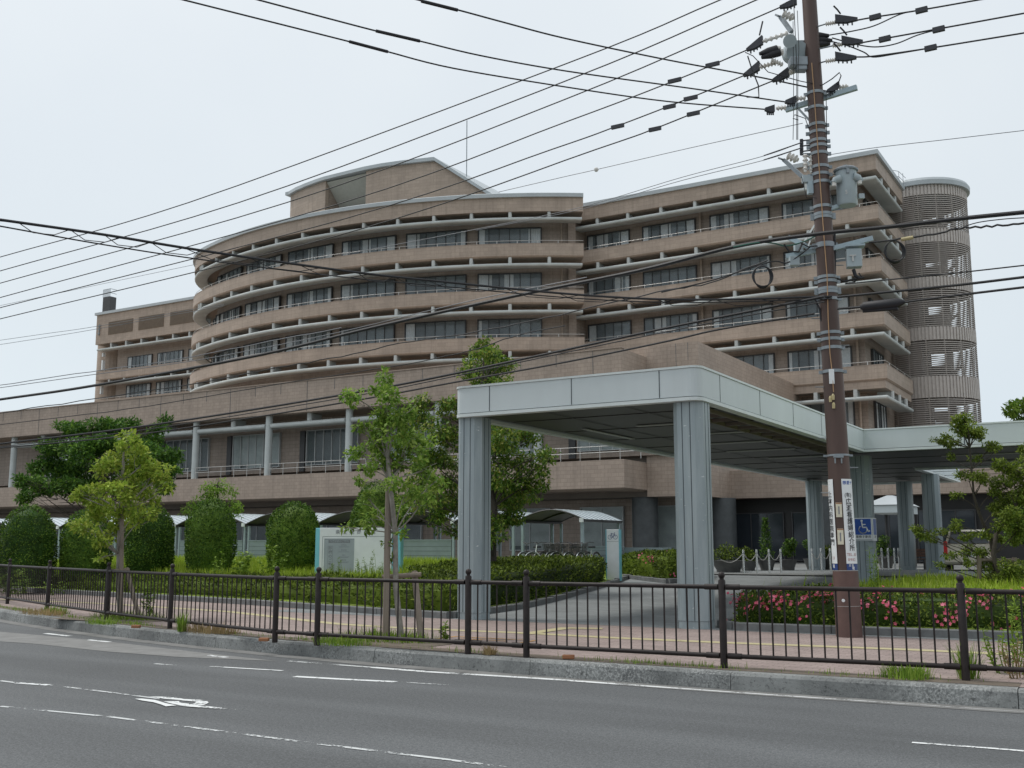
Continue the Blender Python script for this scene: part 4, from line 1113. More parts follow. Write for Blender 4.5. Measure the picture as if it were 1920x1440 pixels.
# hedges
def hedge(label, poly, ztop, zbot, n, mat, L=.08, W=.045, flowers=0, edge=None, name='low_hedge', lump=.06, group=None):
    """poly: plan polygon; ztop(x,y), zbot(x,y)"""
    cx = sum(p[0] for p in poly)/len(poly); cy = sum(p[1] for p in poly)/len(poly)
    root = empty(name, (cx,cy,zbot(cx,cy)), label, 'hedge', group)
    mb = MB(); m = len(poly)
    if sum(poly[i][0]*poly[(i+1)%m][1]-poly[(i+1)%m][0]*poly[i][1] for i in range(m)) < 0: poly = poly[::-1]
    # inner body
    def inset(p, k): 
        return (cx+(p[0]-cx)*k, cy+(p[1]-cy)*k)
    ring = []
    for a, b in zip(poly, poly[1:]+poly[:1]):
        L_ = math.hypot(b[0]-a[0], b[1]-a[1]); q = max(1, int(L_/.5))
        for i in range(q): ring.append((a[0]+(b[0]-a[0])*i/q, a[1]+(b[1]-a[1])*i/q))
    rn = len(ring); vs = []
    nrm = []
    for i in range(rn):
        a = ring[i-1]; b = ring[(i+1)%rn]; dx, dy = b[0]-a[0], b[1]-a[1]; l = math.hypot(dx,dy) or 1; nrm.append((dy/l, -dx/l))
    lev = ((.06,0.0),(.02,.5),(.05,.84),(.2,.95))
    for (ins, t) in lev:
        for i in range(rn):
            x = ring[i][0]-nrm[i][0]*ins; y = ring[i][1]-nrm[i][1]*ins
            z0 = zbot(x,y); z1 = ztop(x,y); vs.append((x,y,z0+(z1-z0)*t))
    fs = []
    for j in range(len(lev)-1):
        for i in range(rn): fs.append((j*rn+i, j*rn+(i+1)%rn, (j+1)*rn+(i+1)%rn, (j+1)*rn+i))
    fs.append(tuple((len(lev)-1)*rn+i for i in range(rn)))
    mb.add(vs, fs)
    xs_ = [p[0] for p in poly]; ys_ = [p[1] for p in poly]
    def inside(x, y):
        c = False; j = m-1
        for i in range(m):
            if (poly[i][1] > y) != (poly[j][1] > y) and x < (poly[j][0]-poly[i][0])*(y-poly[i][1])/(poly[j][1]-poly[i][1])+poly[i][0]: c = not c
            j = i
        return c
    per = [math.hypot(ring[(i+1)%rn][0]-ring[i][0], ring[(i+1)%rn][1]-ring[i][1]) for i in range(rn)]; P_ = sum(per)
    area = abs(sum(poly[i][0]*poly[(i+1)%m][1]-poly[(i+1)%m][0]*poly[i][1] for i in range(m)))/2
    hgt = ztop(cx,cy)-zbot(cx,cy)
    fside = P_*hgt/(P_*hgt+area)
    fl = MB(); ph = rnd.uniform(0,6)
    def surf(side, rim=False):
        if side:
            r = rnd.random()*P_; i = 0
            while r > per[i] and i < rn-1: r -= per[i]; i += 1
            t = r/per[i]; a = ring[i]; b = ring[(i+1)%rn]
            x = a[0]+(b[0]-a[0])*t; y = a[1]+(b[1]-a[1])*t; nx, ny = nrm[i]
            u = rnd.random()
            if rim and rnd.random() < .6: u = rnd.uniform(.72, .98)
            bul = lump*math.sin(x*3.1+u*4+ph)+lump*.6*math.sin(y*4.3-u*5)+rnd.uniform(-.05,.03) - .12*max(0, u-.8)/.2
            z0 = zbot(x,y); z1 = ztop(x,y)
            return Vector((x+nx*bul, y+ny*bul, z0+(z1-z0)*u)), Vector((nx, ny, .25+.9*max(0,u-.7)/.3)).normalized(), u
        for _ in range(60):
            x = rnd.uniform(min(xs_), max(xs_)); y = rnd.uniform(min(ys_), max(ys_))
            if inside(x, y): break
        z = ztop(x,y) + lump*.7*math.sin(x*2.7+ph)*math.sin(y*3.3)+rnd.uniform(-.05,.035)
        return Vector((x,y,z)), Vector((0,0,1)), 1
    for _ in range(n):
        p, d, u = surf(rnd.random() < fside)
        leaf(mb, p, (rvec()*.9+d*.6+Vector((0,0,.3))).normalized(), (rvec()*.6+d).normalized(), L*rnd.uniform(.6,1.3), W*rnd.uniform(.6,1.3))
    if flowers:
        # flowers come in drifts: a hot spot list
        spots = [surf(rnd.random() < .72, True) for _ in range(flowers//5)]
        spots = [q for q in spots if q[1].y < .5]
        for (p, d, u) in spots:
            for _ in range(rnd.choice((1,1,2,3,4,6,10,16))):
                q = p + Vector((rnd.gauss(0,.1), rnd.gauss(0,.05), rnd.gauss(0,.06)))
                if q.z > ztop(q.x,q.y)+.05: q.z = ztop(q.x,q.y)+.03
                ax = (d + rvec()*.5).normalized(); u1 = ax.orthogonal().normalized(); u2 = ax.cross(u1)
                q = q + d*.055; R0 = rnd.uniform(.028,.042)
                vs = [q]; 
                for k in range(10):
                    an = 2*pi*k/10; r_ = R0 if k % 2 == 0 else R0*.62
                    vs.append(q + u1*(r_*math.cos(an)) + u2*(r_*math.sin(an)) + ax*(.012 if k % 2 == 0 else .006))
                fl.add(vs, [(0, 1+k, 1+(k+1)%10) for k in range(10)])
        fl.build('blossom', M['pink'], root)
    mb.build('foliage', mat, root)
    return root
ztl = lambda x, y: (.60 + .012*(x+28) if x < -12 else .8) + .1*smooth((y-inner_y(x)-.3)/1.5)
zbl = lambda x, y: .28
def front_poly(x0, x1, d0, d1, step=1.5):
    xs2 = []; x = x0
    while x < x1: xs2.append(x); x += step
    xs2.append(x1)
    return [(x, inner_y(x)+d0) for x in xs2] + [(x, inner_y(x)+d1) for x in reversed(xs2)]
hedge('long shaggy clipped hedge behind the sidewalk below the lawn and signboard', front_poly(-40,-12.55,.28,1.7), ztl, zbl, 26000, M['leaf_hedge'], .13, .036, lump=.11)
zth = lambda x, y: 1.02 + .04*math.sin(x) + .02*(y-20)
hedge('trimmed green hedge beside the driveway, right of the left front canopy column', [(-12.75,20.0),(-12.95,22.0),(-13.75,25.5),(-14.3,28.0),(-15.0,30.5),(-15.6,31.0),(-17.4,29.5),(-17.0,25.0),(-16.0,21.5),(-14.2,19.8)], zth, lambda x,y: drive_z(y), 17000, M['leaf_hedge'], .085, .045)
hedge('rounded green hedge in front of the bicycle sign', [(-13.2,31.3),(-12.6,32.6),(-13.5,35.4),(-15.6,35.6),(-17.0,34.8),(-15.3,33.1)], lambda x,y: 1.42-.12*abs(x+14.6), lambda x,y: drive_z(y), 8000, M['leaf_hedge'], .09, .045, flowers=50)
hedge('azalea hedge covered in pink blossoms on both sides of the utility pole', [(-6.45,18.25),(-5.0,18.2),(-2.0,18.4),(2.6,18.45),(6,18.5),(6,19.75),(2.0,19.75),(-2,19.7),(-5.9,19.7),(-6.5,19.2)], lambda x,y: .72+.10*smooth((y-18.3)/1.2)+.03*math.sin(x*2.3), lambda x,y: .3, 20000, M['leaf_az'], .07, .035, flowers=1900, name='azalea_hedge')

# grass (uncountable)
gm = MB()
def blade(p, h, w):
    a = rnd.uniform(0, 2*pi); lean = rnd.uniform(.1,.5)*h
    d = Vector((math.cos(a), math.sin(a), 0)); s = Vector((-d.y, d.x, 0))*(w/2)
    m = p + d*lean*.35 + Vector((0,0,h*.6)); t = p + d*lean + Vector((0,0,h))
    gm.add([p-s, p+s, m+s*.7, t, m-s*.7], [(0,1,2,4),(4,2,3)])
for _ in range(34000):
    x = rnd.uniform(-42,-13); y0 = inner_y(x)+1.5
    y = y0 + (33.5-y0)*rnd.random()**1.6
    if x > -17.5 and x > drive_left_x(y)-.5: continue
    blade(Vector((x,y,gz_bed(x,y)-.02)), rnd.uniform(.12,.34), rnd.uniform(.015,.03))
for _ in range(17000):
    x = rnd.uniform(-6.4,5); y = 19.5+9.5*rnd.random()**1.2
    if y > right_yhi(x)-.1: continue
    blade(Vector((x,y,rightz(x,y)-.02)), rnd.uniform(.08,.22)+(.25 if rnd.random() < .02 else 0), rnd.uniform(.012,.025))
stuff(gm.build('grass', M['grass']))
# thin scattering of low weeds in the soil along the fence
gm = MB(); wk = offset_path(KERB, -.30)
for a, b in zip(wk, wk[1:]):
    if a[0] > 4 or b[0] < -26: continue
    L_ = math.hypot(b[0]-a[0], b[1]-a[1])
    for _ in range(int(L_*170)):
        t = rnd.random(); x = a[0]+(b[0]-a[0])*t; y = a[1]+(b[1]-a[1])*t
        dens = .5+.5*math.sin(x*1.7+1)*math.sin(x*.63+2)
        if rnd.random() > dens**2: continue
        blade(Vector((x, y+rnd.gauss(0,.07), .198)), rnd.uniform(.02,.09), rnd.uniform(.006,.012))
stuff(gm.build('low_weeds', M['weed']))
# tufts along the kerb and fence
def tuft(label, pos, r, h, n, mat, name='grass_tuft', group=None, ell=1):
    mb = MB(); rt = Vector(pos)
    for _ in range(n):
        a = rnd.uniform(0,2*pi); q = r*math.sqrt(rnd.random()); p = rt + Vector((q*ell*math.cos(a), q*math.sin(a), 0))
        hh = h*rnd.uniform(.4,1); d = Vector((math.cos(a), math.sin(a), 0))*rnd.uniform(0,.6)*hh + rvec()*.05
        s = Vector((-math.sin(a), math.cos(a), 0))*.006
        m = p + d*.4+Vector((0,0,hh*.65)); t = p + d + Vector((0,0,hh))
        mb.add([p-s,p+s,m+s*.8,t,m-s*.8], [(0,1,2,4),(4,2,3)])
    o = mb.build(name, mat); return tag(o, label, 'weeds', group)
F_ = lambda x,y: onZ(x,y,.2)
tuft('green grass tuft growing over the kerb near the right end of the fence', F_(1700,1270), .28, .15, 380, M['weed'])
tuft('small green tuft at the very foot of the kerb near the right edge', onZ(1885,1322,0.0), .14, .08, 120, M['weed'])
tuft('yellowish weeds around the foot of the right hand fence post', F_(1815,1272), .12, .42, 120, M['weed'])
tuft('straw coloured dry weeds along the kerb under the third fence bay from the left', F_(395,1186), .28, .16, 420, M['dry'], ell=2.2)
tuft('straw coloured dry weeds along the kerb at the far left', F_(80,1152), .3, .14, 360, M['dry'], ell=2.2)
tuft('greenish dry weeds beside the straw coloured ones at the far left', F_(104,1150), .2, .16, 260, M['weed'], ell=2)
tuft('upright green weed at the foot of the third fence post', F_(341,1184), .08, .34, 110, M['weed'])
tuft('small green weeds at the foot of the second fence post from the left', F_(190,1170), .22, .14, 200, M['weed'], ell=1.6)
tuft('low green weeds round the foot of the young maple', F_(725,1200), .5, .16, 700, M['weed'], ell=1.9)
tuft('low green weeds on the soil just left of the young maple', F_(640,1208), .3, .14, 320, M['weed'], ell=1.7)
tuft('pale dry weed by the fence right of the canopy column', F_(918,1227), .1, .12, 120, M['dry'])
tuft('low green weeds under the stake of the yellowish young tree', F_(240,1160), .5, .16, 600, M['weed'], ell=1.9)
leafy('broadleaf_weed', 'single leafy weed by the fence bars left of the front canopy column', F_(838,1202), .28, .1, 70, M['weed'], .09, .05, stems=4)
leafy('broadleaf_weed', 'tall leafy weed by the fence right of the yellowish young tree', F_(280,1158), .85, .16, 220, M['weed'], .13, .05, stems=6)
leafy('broadleaf_weed', 'yellow green weeds behind the fence at the right edge', F_(1895,1262), .5, .3, 260, M['weed'], .08, .04, stems=12)
leafy('broadleaf_weed', 'tall bright green weed at the right edge of the sidewalk', F_(1912,1240), .8, .12, 200, M['weed'], .12, .03, stems=5)
leafy('dry_weed', 'reddish brown withered weed at the right edge of the kerb', F_(1912,1272), .42, .2, 160, M['dry'], .07, .03, stems=10)
leafy('goldenrod_stem', 'bright yellow green tall weed before the column carrying the wheelchair sign', Vector((-4.62,20.6,rightz(-4.62,20.6))), .95, .07, 260, M['weed'], .1, .022, 'plant', 4)
# small broken terracotta pieces on the kerb top
for (x,y,l) in ((255,1178,'orange clay fragment lying by the fence behind the dry weeds, left'),(495,1203,'orange clay fragment at the foot of the fourth fence post'),(1066,1236,'cream clay fragment on the kerb right of the canopy column')):
    p = F_(x,y); mb = MB(); mb.obox((p.x,p.y,p.z+.03), .15,.08,.05, .4); tag(mb.build('clay_fragment', M['terracotta'], bevel=.01), l, 'debris')

# ================================================================== SIGNS AND SMALL THINGS
def text(body, size, org, ux, uz, mat, parent, name='lettering', off=.003, sx=1.0):
    cu = bpy.data.curves.new('lettering_curve', 'FONT'); cu.body = body; cu.size = size; cu.align_x = 'CENTER'; cu.align_y = 'CENTER'; cu.resolution_u = 3; cu.offset = size*.012
    ob = bpy.data.objects.new('lettering_curve', cu); COL.objects.link(ob); bpy.context.view_layer.update()
    me = bpy.data.meshes.new_from_object(ob.evaluated_get(bpy.context.evaluated_depsgraph_get()))
    bpy.data.objects.remove(ob); bpy.data.curves.remove(cu)
    ux = Vector(ux).normalized(); uz = Vector(uz).normalized(); nn = ux.cross(uz); o = Vector(org)
    for v in me.vertices: v.co = o + ux*(v.co.x*sx) + uz*v.co.y + nn*off
    me.materials.clear(); me.materials.append(mat)
    t = bpy.data.objects.new(name, me); COL.objects.link(t); t.parent = parent; t.matrix_parent_inverse = parent.matrix_basis.inverted(); return t
def frame(org, ang):
    o = Vector(org); u = Vector((math.cos(ang), math.sin(ang), 0)); d = Vector((math.sin(ang), -math.cos(ang), 0))   # d: towards the viewer side
    return lambda a, dep, z: o + u*a + d*dep + Vector((0,0,z)), u, d
def fbox(mb, P, a0, a1, d0, d1, z0, z1):
    mb.add([P(a0,d1,z0),P(a1,d1,z0),P(a1,d0,z0),P(a0,d0,z0),P(a0,d1,z1),P(a1,d1,z1),P(a1,d0,z1),P(a0,d0,z1)], [(0,3,2,1),(4,5,6,7),(0,1,5,4),(1,2,6,5),(2,3,7,6),(3,0,4,7)])
def stroke(mb, P, pts, w, dep):
    for (a, b) in zip(pts, pts[1:]):
        L = math.hypot(b[0]-a[0], b[1]-a[1]) or 1; nx, nz = -(b[1]-a[1])/L*w/2, (b[0]-a[0])/L*w/2
        ex, ez = (b[0]-a[0])/L*w*.25, (b[1]-a[1])/L*w*.25
        mb.add([P(a[0]-ex+nx,dep,a[1]-ez+nz),P(a[0]-ex-nx,dep,a[1]-ez-nz),P(b[0]+ex-nx,dep,b[1]+ez-nz),P(b[0]+ex+nx,dep,b[1]+ez+nz)], [(0,1,2,3)])
def disc(mb, P, c, r, dep, n=16):
    mb.add([P(c[0]+r*math.cos(2*pi*k/n), dep, c[1]+r*math.sin(2*pi*k/n)) for k in range(n)], [tuple(range(n))])
def arc2(c, r, a0, a1, n=14): return [(c[0]+r*math.cos(R_(a0+(a1-a0)*k/n)), c[1]+r*math.sin(R_(a0+(a1-a0)*k/n))) for k in range(n+1)]

# hospital signboard
sl = onD(595,1060,29.8); zg = gz_bed(sl.x, sl.y)
P, u_, d_ = frame((sl.x, sl.y, 0), R_(27)); uz = Vector((0,0,1))
sg = empty('hospital_signboard', (sl.x, sl.y, zg), 'white hospital signboard with turquoise ends standing in the grass', 'signboard')
W_ = 2.12
mb = MB(); fbox(mb, P, .12, W_, 0, .30, zg-.1, 2.11); mb.build('board', M['white'], sg, bevel=.01)
mb = MB(); fbox(mb, P, 0, .117, .015, .285, zg-.1, 2.105); mb.build('end_panel', M['teal'], sg, bevel=.01)
mb = MB(); fbox(mb, P, W_+.003, W_+.24, -.18, .285, zg-.1, 2.105); mb.build('end_panel', M['teal'], sg, bevel=.01)
mb = MB()
for (a0,a1,z0,z1) in ((.2,W_-.02,1.868,1.88),(.2,.212,.86,1.868),(.2,W_-.02,.85,.862)): fbox(mb, P, a0, a1, .3005, .303, z0, z1)
mb.build('rim_line', M['sign_line'], sg)
mb = MB(); fbox(mb, P, .235, 1.105, .3005, .304, .895, 1.835); mb.build('rim', M['white'], sg)
gp = MB(); fbox(gp, P, .255, 1.085, .3045, .307, .915, 1.815); gpo = gp.build('notice_panel', M['sign_grey'], sg)
mb = MB(); fbox(mb, P, .255, 1.085, .3075, .309, 1.80, 1.818); fbox(mb, P, .255, .262, .3075, .309, .915, 1.80); mb.build('painted_panel_shadow', M['sign_line'], gpo)  # dark strips paint a shadow along the panel's top and left edges
mb = MB(); fbox(mb, P, .37, .97, .3075, .309, 1.70, 1.78); hb = mb.build('header_bar', M['sign_ink2'], gpo)
text('外来診療のご案内', .066, P(.67,.3095,1.74), u_, uz, M['sign_grey'], hb, off=.001)
mb = MB()
for pts in ([(.36,.98),(.36,1.62),(.49,1.62),(.49,.98)],): stroke(mb, P, pts, .008, .3078)
mb.build('text_frame', M['sign_ink2'], gpo)
for k, ch in enumerate('診療のご案内'): text(ch, .105, P(.425,.3078,1.56-.112*k), u_, uz, M['sign_ink2'], gpo, off=.001)
for k, (t1, n2) in enumerate((('診療科目',1),('受付時間',1),('休診日',2),('面会時間',2))):
    z = 1.64-.135*k; text(t1, .036, P(.80,.3078,z), u_, uz, M['sign_ink2'], gpo, off=.001)
    mb = MB()
    for q in range(n2+0): fbox(mb, P, .655+.04*q, .95-.03*q, .3075, .3085, z-.05-.022*q, z-.04-.022*q)
    mb.build('text_line', M['sign_ink2'], gpo)
for k, ch in enumerate('県立延岡病院'): text(ch, .128, P(.62+.196*k,.3008,1.985), u_, uz, M['sign_ink2'], sg, off=.002)

# bicycle parking sign
bs = onD(1140,1045,34.5)
P, u_, d_ = frame((bs.x, bs.y, 0), R_(14)); zg = drive_z(bs.y)+.05
sg = empty('bicycle_sign', (bs.x, bs.y, zg), 'narrow white and light blue sign pillar with a bicycle symbol beside the shelter', 'sign')
mb = MB(); fbox(mb, P, 0, .40, 0, .2, zg, 2.14); mb.build('pillar', M['white'], sg, bevel=.01)
mb = MB(); fbox(mb, P, .403, .425, -.10, .21, zg, 2.14); mb.build('side_panel', M['teal'], sg); mb = MB(); fbox(mb, P, -.022, -.003, 0, .21, zg, 2.14); mb.build('side_panel', M['teal'], sg)
mb = MB(); fbox(mb, P, .01, .39, .2005, .203, 1.76, 1.768); mb.build('rim_line', M['sign_line'], sg)
mb = MB()
stroke(mb, P, arc2((.115,1.90),.065,0,360), .012, .203); stroke(mb, P, arc2((.29,1.90),.065,0,360), .012, .203)
stroke(mb, P, [(.115,1.90),(.165,2.0),(.26,2.0),(.205,1.89),(.165,2.0)], .012, .2035); stroke(mb, P, [(.205,1.89),(.115,1.90)], .012, .204); stroke(mb, P, [(.29,1.90),(.25,2.03),(.28,2.04)], .012, .2045); stroke(mb, P, [(.14,2.02),(.19,2.02)], .014, .205)
mb.build('bicycle_symbol', M['blue_dark'], sg)

# ------------------------------------------------------------------ bicycle shelters
GX = [-49.5,-45.5,-41.4,-37.4,-33.2,-29.2,-25.4,-22.5,-19.9,-17.1]
SY0, SY1 = 33.2, 36.3
names = ['far left shelter with an arched roof at the edge of the picture','arched shelter second from the far left, behind the broad dark tree','arched shelter behind the far left clipped shrub','arched shelter between the two left clipped shrubs','arched shelter behind the yellowish young tree','arched shelter left of the cylinder shaped shrub','arched shelter between the cylinder shaped shrub and its right neighbour','arched shelter right above the white signboard','arched shelter behind the evergreen trunk','nearest arched shelter with bicycles, beside the bicycle sign']
for i in range(len(GX)):
    x1 = GX[i]; x0 = (GX[i-1] if i else GX[0]-4.0)
    if i == 9: x0 = -19.75
    zg = max(.7, drive_z(SY0)) if i > 6 else 1.0
    zg = 1.0 if i < 8 else .75
    root = empty('bicycle_shelter', ((x0+x1)/2, SY0, zg), names[i], 'shelter', 'arched bicycle shelters along the podium')
    w = x1-x0; ze = 2.52; rise = .16*w*.55+.12
    arcp = [(x0+w*k/14, ze+rise*math.sin(pi*k/14)) for k in range(15)]
    mb = MB(); ud = MB(); fr = MB()
    for k in range(14):
        (xa, za), (xb, zb) = arcp[k], arcp[k+1]
        mb.add([(xa,SY0,za+.03),(xb,SY0,zb+.03),(xb,SY1,zb+.03),(xa,SY1,za+.03)], [(0,1,2,3)])
        ud.add([(xa,SY0,za),(xb,SY0,zb),(xb,SY1,zb),(xa,SY1,za)], [(0,1,2,3)])
    ribs = MB()
    for k in range(1, 14):
        x, z = arcp[k]
    yy = SY0+.3
    while yy < SY1: ribs.tube([(x, yy, z+.04) for x, z in arcp], .012, 4); yy += .38
    ro = mb.build('roof', M['sh_roof'], root, smooth=True); ud.build('roof_underside_shade', M['sh_under'], root, smooth=True); ribs.build('roof_rib', M['sh_panel'], ro)  # dark second sheet puts the underside shade into colour
    for y in (SY0, SY1): fr.tube([(x, y, z+.01) for x, z in arcp], .035, 6)
    fr.tube([(x, SY0+1.5, z-.03) for x, z in arcp], .03, 6)
    for x in (x0, x1): fr.box(x-.05+ (.06 if x == x0 else -.06), x+.05+(.06 if x == x0 else -.06), SY0, SY1, ze-.06, ze+.0)
    fr.build('roof_frame', M['sh_frame'], root)
    mb = MB(); mb.box(x1-.13,x1+.0,SY0-.12,SY0-.04,ze-.08,ze+.07); mb.build('gutter_end', M['white'], root)
    for (x,y,mm) in ((x0+.12,SY0+.1,'sh_post'),(x1-.12,SY0+.1,'sh_post'),(x0+.12,SY1-.1,'sh_post'),(x1-.12,SY1-.1,'sh_post'),((x0+x1)/2-.2,SY1-.3,'sh_frame')):
        if mm == 'sh_frame' and i != 9: continue
        mb = MB(); mb.box(x-.045,x+.045,y-.045,y+.045,zg-.3,ze-.06); mb.build('post', M[mm], root)
    pm = MB(); pm.m = 0
    panels = [(x0+.2,x1-.2,SY0+.05)] if i < 8 else ([(x0+.2,x1-.9,SY0+.05)] if i == 8 else [(x1-.05,x1+.0,SY0+.05)])
    for (a,b,y) in panels:
        if i < 9:
            pm.box(a,b,y,y+.05,zg-.25,zg+.82); pm.m = 1
            for k in range(1,6): pm.box(a,b,y-.004,y-.001,zg-.25+.17*k,zg-.235+.17*k)
            pm.m = 0; pm.box(a-.02,b+.02,y-.02,y+.07,zg+.823,zg+.87)
    if i == 9:
        pm.box(x1-.03,x1+.02,SY0+.3,SY1,zg-.1,zg+.82); pm.m = 1
        for k in range(1,6): pm.box(x1+.021,x1+.024,SY0+.3,SY1,zg-.1+.16*k,zg-.085+.16*k)
        pm.m = 0; pm.box(x1-.05,x1+.04,SY0+.28,SY1+.02,zg+.823,zg+.87)
        pm.box(x1+.05,x1+1.9,SY1-.03,SY1+.02,zg-.1,zg+.82)
    pm.build('wind_panel', [M['sh_panel'], M['sh_joint']], root)

# ------------------------------------------------------------------ bicycles
def bicycle(label, pos, rot, frame_m, basket=True):
    root = empty('bicycle', pos, label, 'bicycle', 'bicycles parked in the shelter')
    ca, sa = math.cos(rot), math.sin(rot); O = Vector(pos)
    def B(x, y, z): return O + Vector((x*ca-y*sa, x*sa+y*ca, z))
    for wx in (-.53, .53):
        wm = MB(); wm.tube([B(wx+.31*math.cos(2*pi*k/20), 0, .33+.31*math.sin(2*pi*k/20)) for k in range(21)], .02, 6, cap=False); wo = wm.build('wheel', M['black'], root, smooth=True)
        sm = MB(); sm.tube([B(wx+.285*math.cos(2*pi*k/20), 0, .33+.285*math.sin(2*pi*k/20)) for k in range(21)], .009, 5, cap=False)
        for k in range(10): sm.tube([B(wx,0,.33), B(wx+.28*math.cos(2*pi*k/10),0,.33+.28*math.sin(2*pi*k/10))], .003, 3)
        sm.build('rim', M['chrome'], wo)
        gm_ = MB(); gm_.tube([B(wx+.35*math.cos(R_(a)),0,.33+.35*math.sin(R_(a))) for a in range(10,171,20)], .018, 5); gm_.build('mudguard', M['steel'] if wx > 0 else M['frame'], root)
    f = MB()
    f.tube([B(-.53,0,.33),B(-.08,0,.28),B(-.2,0,.78)], .018, 6); f.tube([B(-.08,0,.28),B(.38,0,.68)], .02, 6); f.tube([B(-.53,0,.33),B(-.17,0,.62)], .014, 5); f.tube([B(.53,0,.33),B(.38,0,.70),B(.34,0,.92)], .016, 6)
    f.build('frame', frame_m, root, smooth=True)
    s = MB(); s.obox(B(-.22,0,.84), .26, .16, .06, rot); s.build('saddle', M['black'], root, bevel=.02)
    h = MB(); h.tube([B(.12,-.27,.98),B(.3,-.2,1.0),B(.34,0,.94),B(.3,.2,1.0),B(.12,.27,.98)], .013, 6); h.build('handlebar', M['frame'], root)
    if basket:
        b = MB()
        for (z, e) in ((.66,.13),(.72,.145),(.78,.155),(.84,.165),(.90,.175),(.95,.185)): b.tube([B(.55-e,-e,z),B(.55+e,-e,z),B(.55+e,e,z),B(.55-e,e,z),B(.55-e,-e,z)], .008, 4)
        for k in range(24):
            a = 2*pi*k/24; c, s2 = math.cos(a), math.sin(a); m_ = max(abs(c), abs(s2)); b.tube([B(.55+.13*c/m_,.13*s2/m_,.66), B(.55+.185*c/m_,.185*s2/m_,.95)], .007, 4)
        b.add([B(.45,-.1,.68),B(.65,-.1,.68),B(.65,.1,.68),B(.45,.1,.68)], [(0,1,2,3)])
        b.build('basket', M['frame'], root)
for (px_, D, rot, fm, lb, bk) in ((1000,37.2,-100,'frame','dark bicycle leftmost in the shelter beside the shed panel',False),(1022,36.8,-115,'white','pale bicycle with light mudguard second from the left in the shelter',False),(1048,37,-95,'frame','dark bicycle left of the black shelter post',True),(1066,36.6,-110,'van','bicycle with wire basket right at the black shelter post',True),(1085,36.4,-100,'frame','bicycle with large dark basket right of the black shelter post',True),(1104,36.2,-92,'frame_light','bicycle with basket nearest to the front shelter post',True)):
    p = onD(px_, 1060, D); p.z = .75; bicycle(lb, p, R_(rot), M[fm], bk)

# ------------------------------------------------------------------ bollards, chains, planters, bench
BP = [(1395,38.5),(1420,38.7),(1443,38.9),(1465,39.1),(1524,39.8),(1541,40.0),(1558,40.2),(1643,42),(1655,42.2),(1667,42.4),(1679,42.6),(1687,42.8)]
ordn = ['first','second','third','fourth','fifth','sixth','seventh','eighth','ninth','tenth','eleventh','twelfth']
bpos = []
for i, (x, D) in enumerate(BP):
    p = onD(x, 1077, D); p.z = drive_z(p.y); bpos.append(p)
    mb = MB(); mb.tube([p-Vector((0,0,.1)), p+Vector((0,0,.82)), p+Vector((0,0,.85))], [.036,.036,.026], 12)
    root = mb.build('bollard', M['chrome'], None, smooth=True); tag(root, '%s polished steel bollard from the left along the lobby forecourt' % ordn[i], 'bollard', 'steel bollards in front of the lobby')
    rm = MB(); rm.tube([p+Vector((0,0,.70)), p+Vector((0,0,.73))], .042, 12); rm.build('chain_ring', M['steel'], root)
cpairs = [(0,1),(1,2),(2,3),(4,5),(5,6),(7,8),(8,9),(10,11)]
for i, j in cpairs:
    a = bpos[i]+Vector((0,0,.72)); b = bpos[j]+Vector((0,0,.72)); mb = MB()
    mb.tube([a.lerp(b,k/10)-Vector((0,0,.26*math.sin(pi*k/10))) for k in range(11)], .016, 5)
    tag(mb.build('bollard_chain', M['rail']), 'sagging chain between the %s and %s steel bollards from the left' % (ordn[i], ordn[j]), 'chain', 'chains between the bollards')
p = onD(1352,1060,38.3); q = bpos[0]
mb = MB(); a = Vector((p.x,p.y,q.z+.5)); b = q+Vector((0,0,.72)); mb.tube([a.lerp(b,k/10)-Vector((0,0,.2*math.sin(pi*k/10))) for k in range(11)], .016, 5)
tag(mb.build('bollard_chain', M['rail']), 'chain hanging from the first steel bollard across the stone planter', 'chain', 'chains between the bollards')
def planter(label, px_, D, r, h, kind):
    p = onD(px_, 1070, D); p.z = drive_z(p.y)
    root = empty('planter', p, label, 'potted plant', 'potted plants before the lobby')
    mb = MB(); mb.tube([p, p+Vector((0,0,.08)), p+Vector((0,0,h*.9)), p+Vector((0,0,h))], [r*.7,r*.72,r,r*1.06], 18); mb.build('pot', M['planter'], root, smooth=True)
    lm = MB(); c = p+Vector((0,0,h))
    if kind == 'cone':
        for k in range(9): clump(lm, c+Vector((0,0,.15+.17*k)), r*.85*(1-k/10.5), 130, .1, .04, 1.0, -.3)
    else:
        for k in range(5): clump(lm, c+Vector((rnd.uniform(-r,r)*.5, rnd.uniform(-r,r)*.4, rnd.uniform(.12,.35 if kind == 'bush' else .7))), r*.65, 190, .09, .05, .8, .1)
    lm.build('foliage', M['leaf_dome'] if kind != 'bush' else M['leaf_hedge'], root)
planter('round stone planter with a light green bush, left of the bollards', 1366, 40.2, .62, .42, 'bush')
planter('small planter with yellowish bush behind the first and second bollards', 1403, 41.5, .36, .36, 'bush')
planter('planter with a slim conical conifer behind the third bollard', 1438, 41.8, .34, .4, 'cone')
planter('planter with tall dark leaves right behind the fourth bollard', 1478, 42.0, .34, .4, 'tall')
planter('planter with a dark shrub behind the fifth and sixth bollards', 1527, 43.0, .4, .42, 'tall')
planter('planter with a yellow green shrub just left of the utility pole', 1556, 43.2, .38, .42, 'bush')
p = onD(1660,1060,46); p.z = .68
planter('low brown planter with a dark shrub behind the right bollards', 1662, 45.5, .35, .5, 'tall')
p = onD(1714,1062,43.4); p.z = .69; root = empty('bench', p, 'dark brown wooden bench between the two right hand canopy columns', 'bench'); r0 = R_(20)
mb = MB()
for k in range(4): mb.obox(p+Vector((0,.1*k-.15,.42)), 1.0, .085, .035, 0)
mb.build('seat', M['bench'], root); mb = MB()
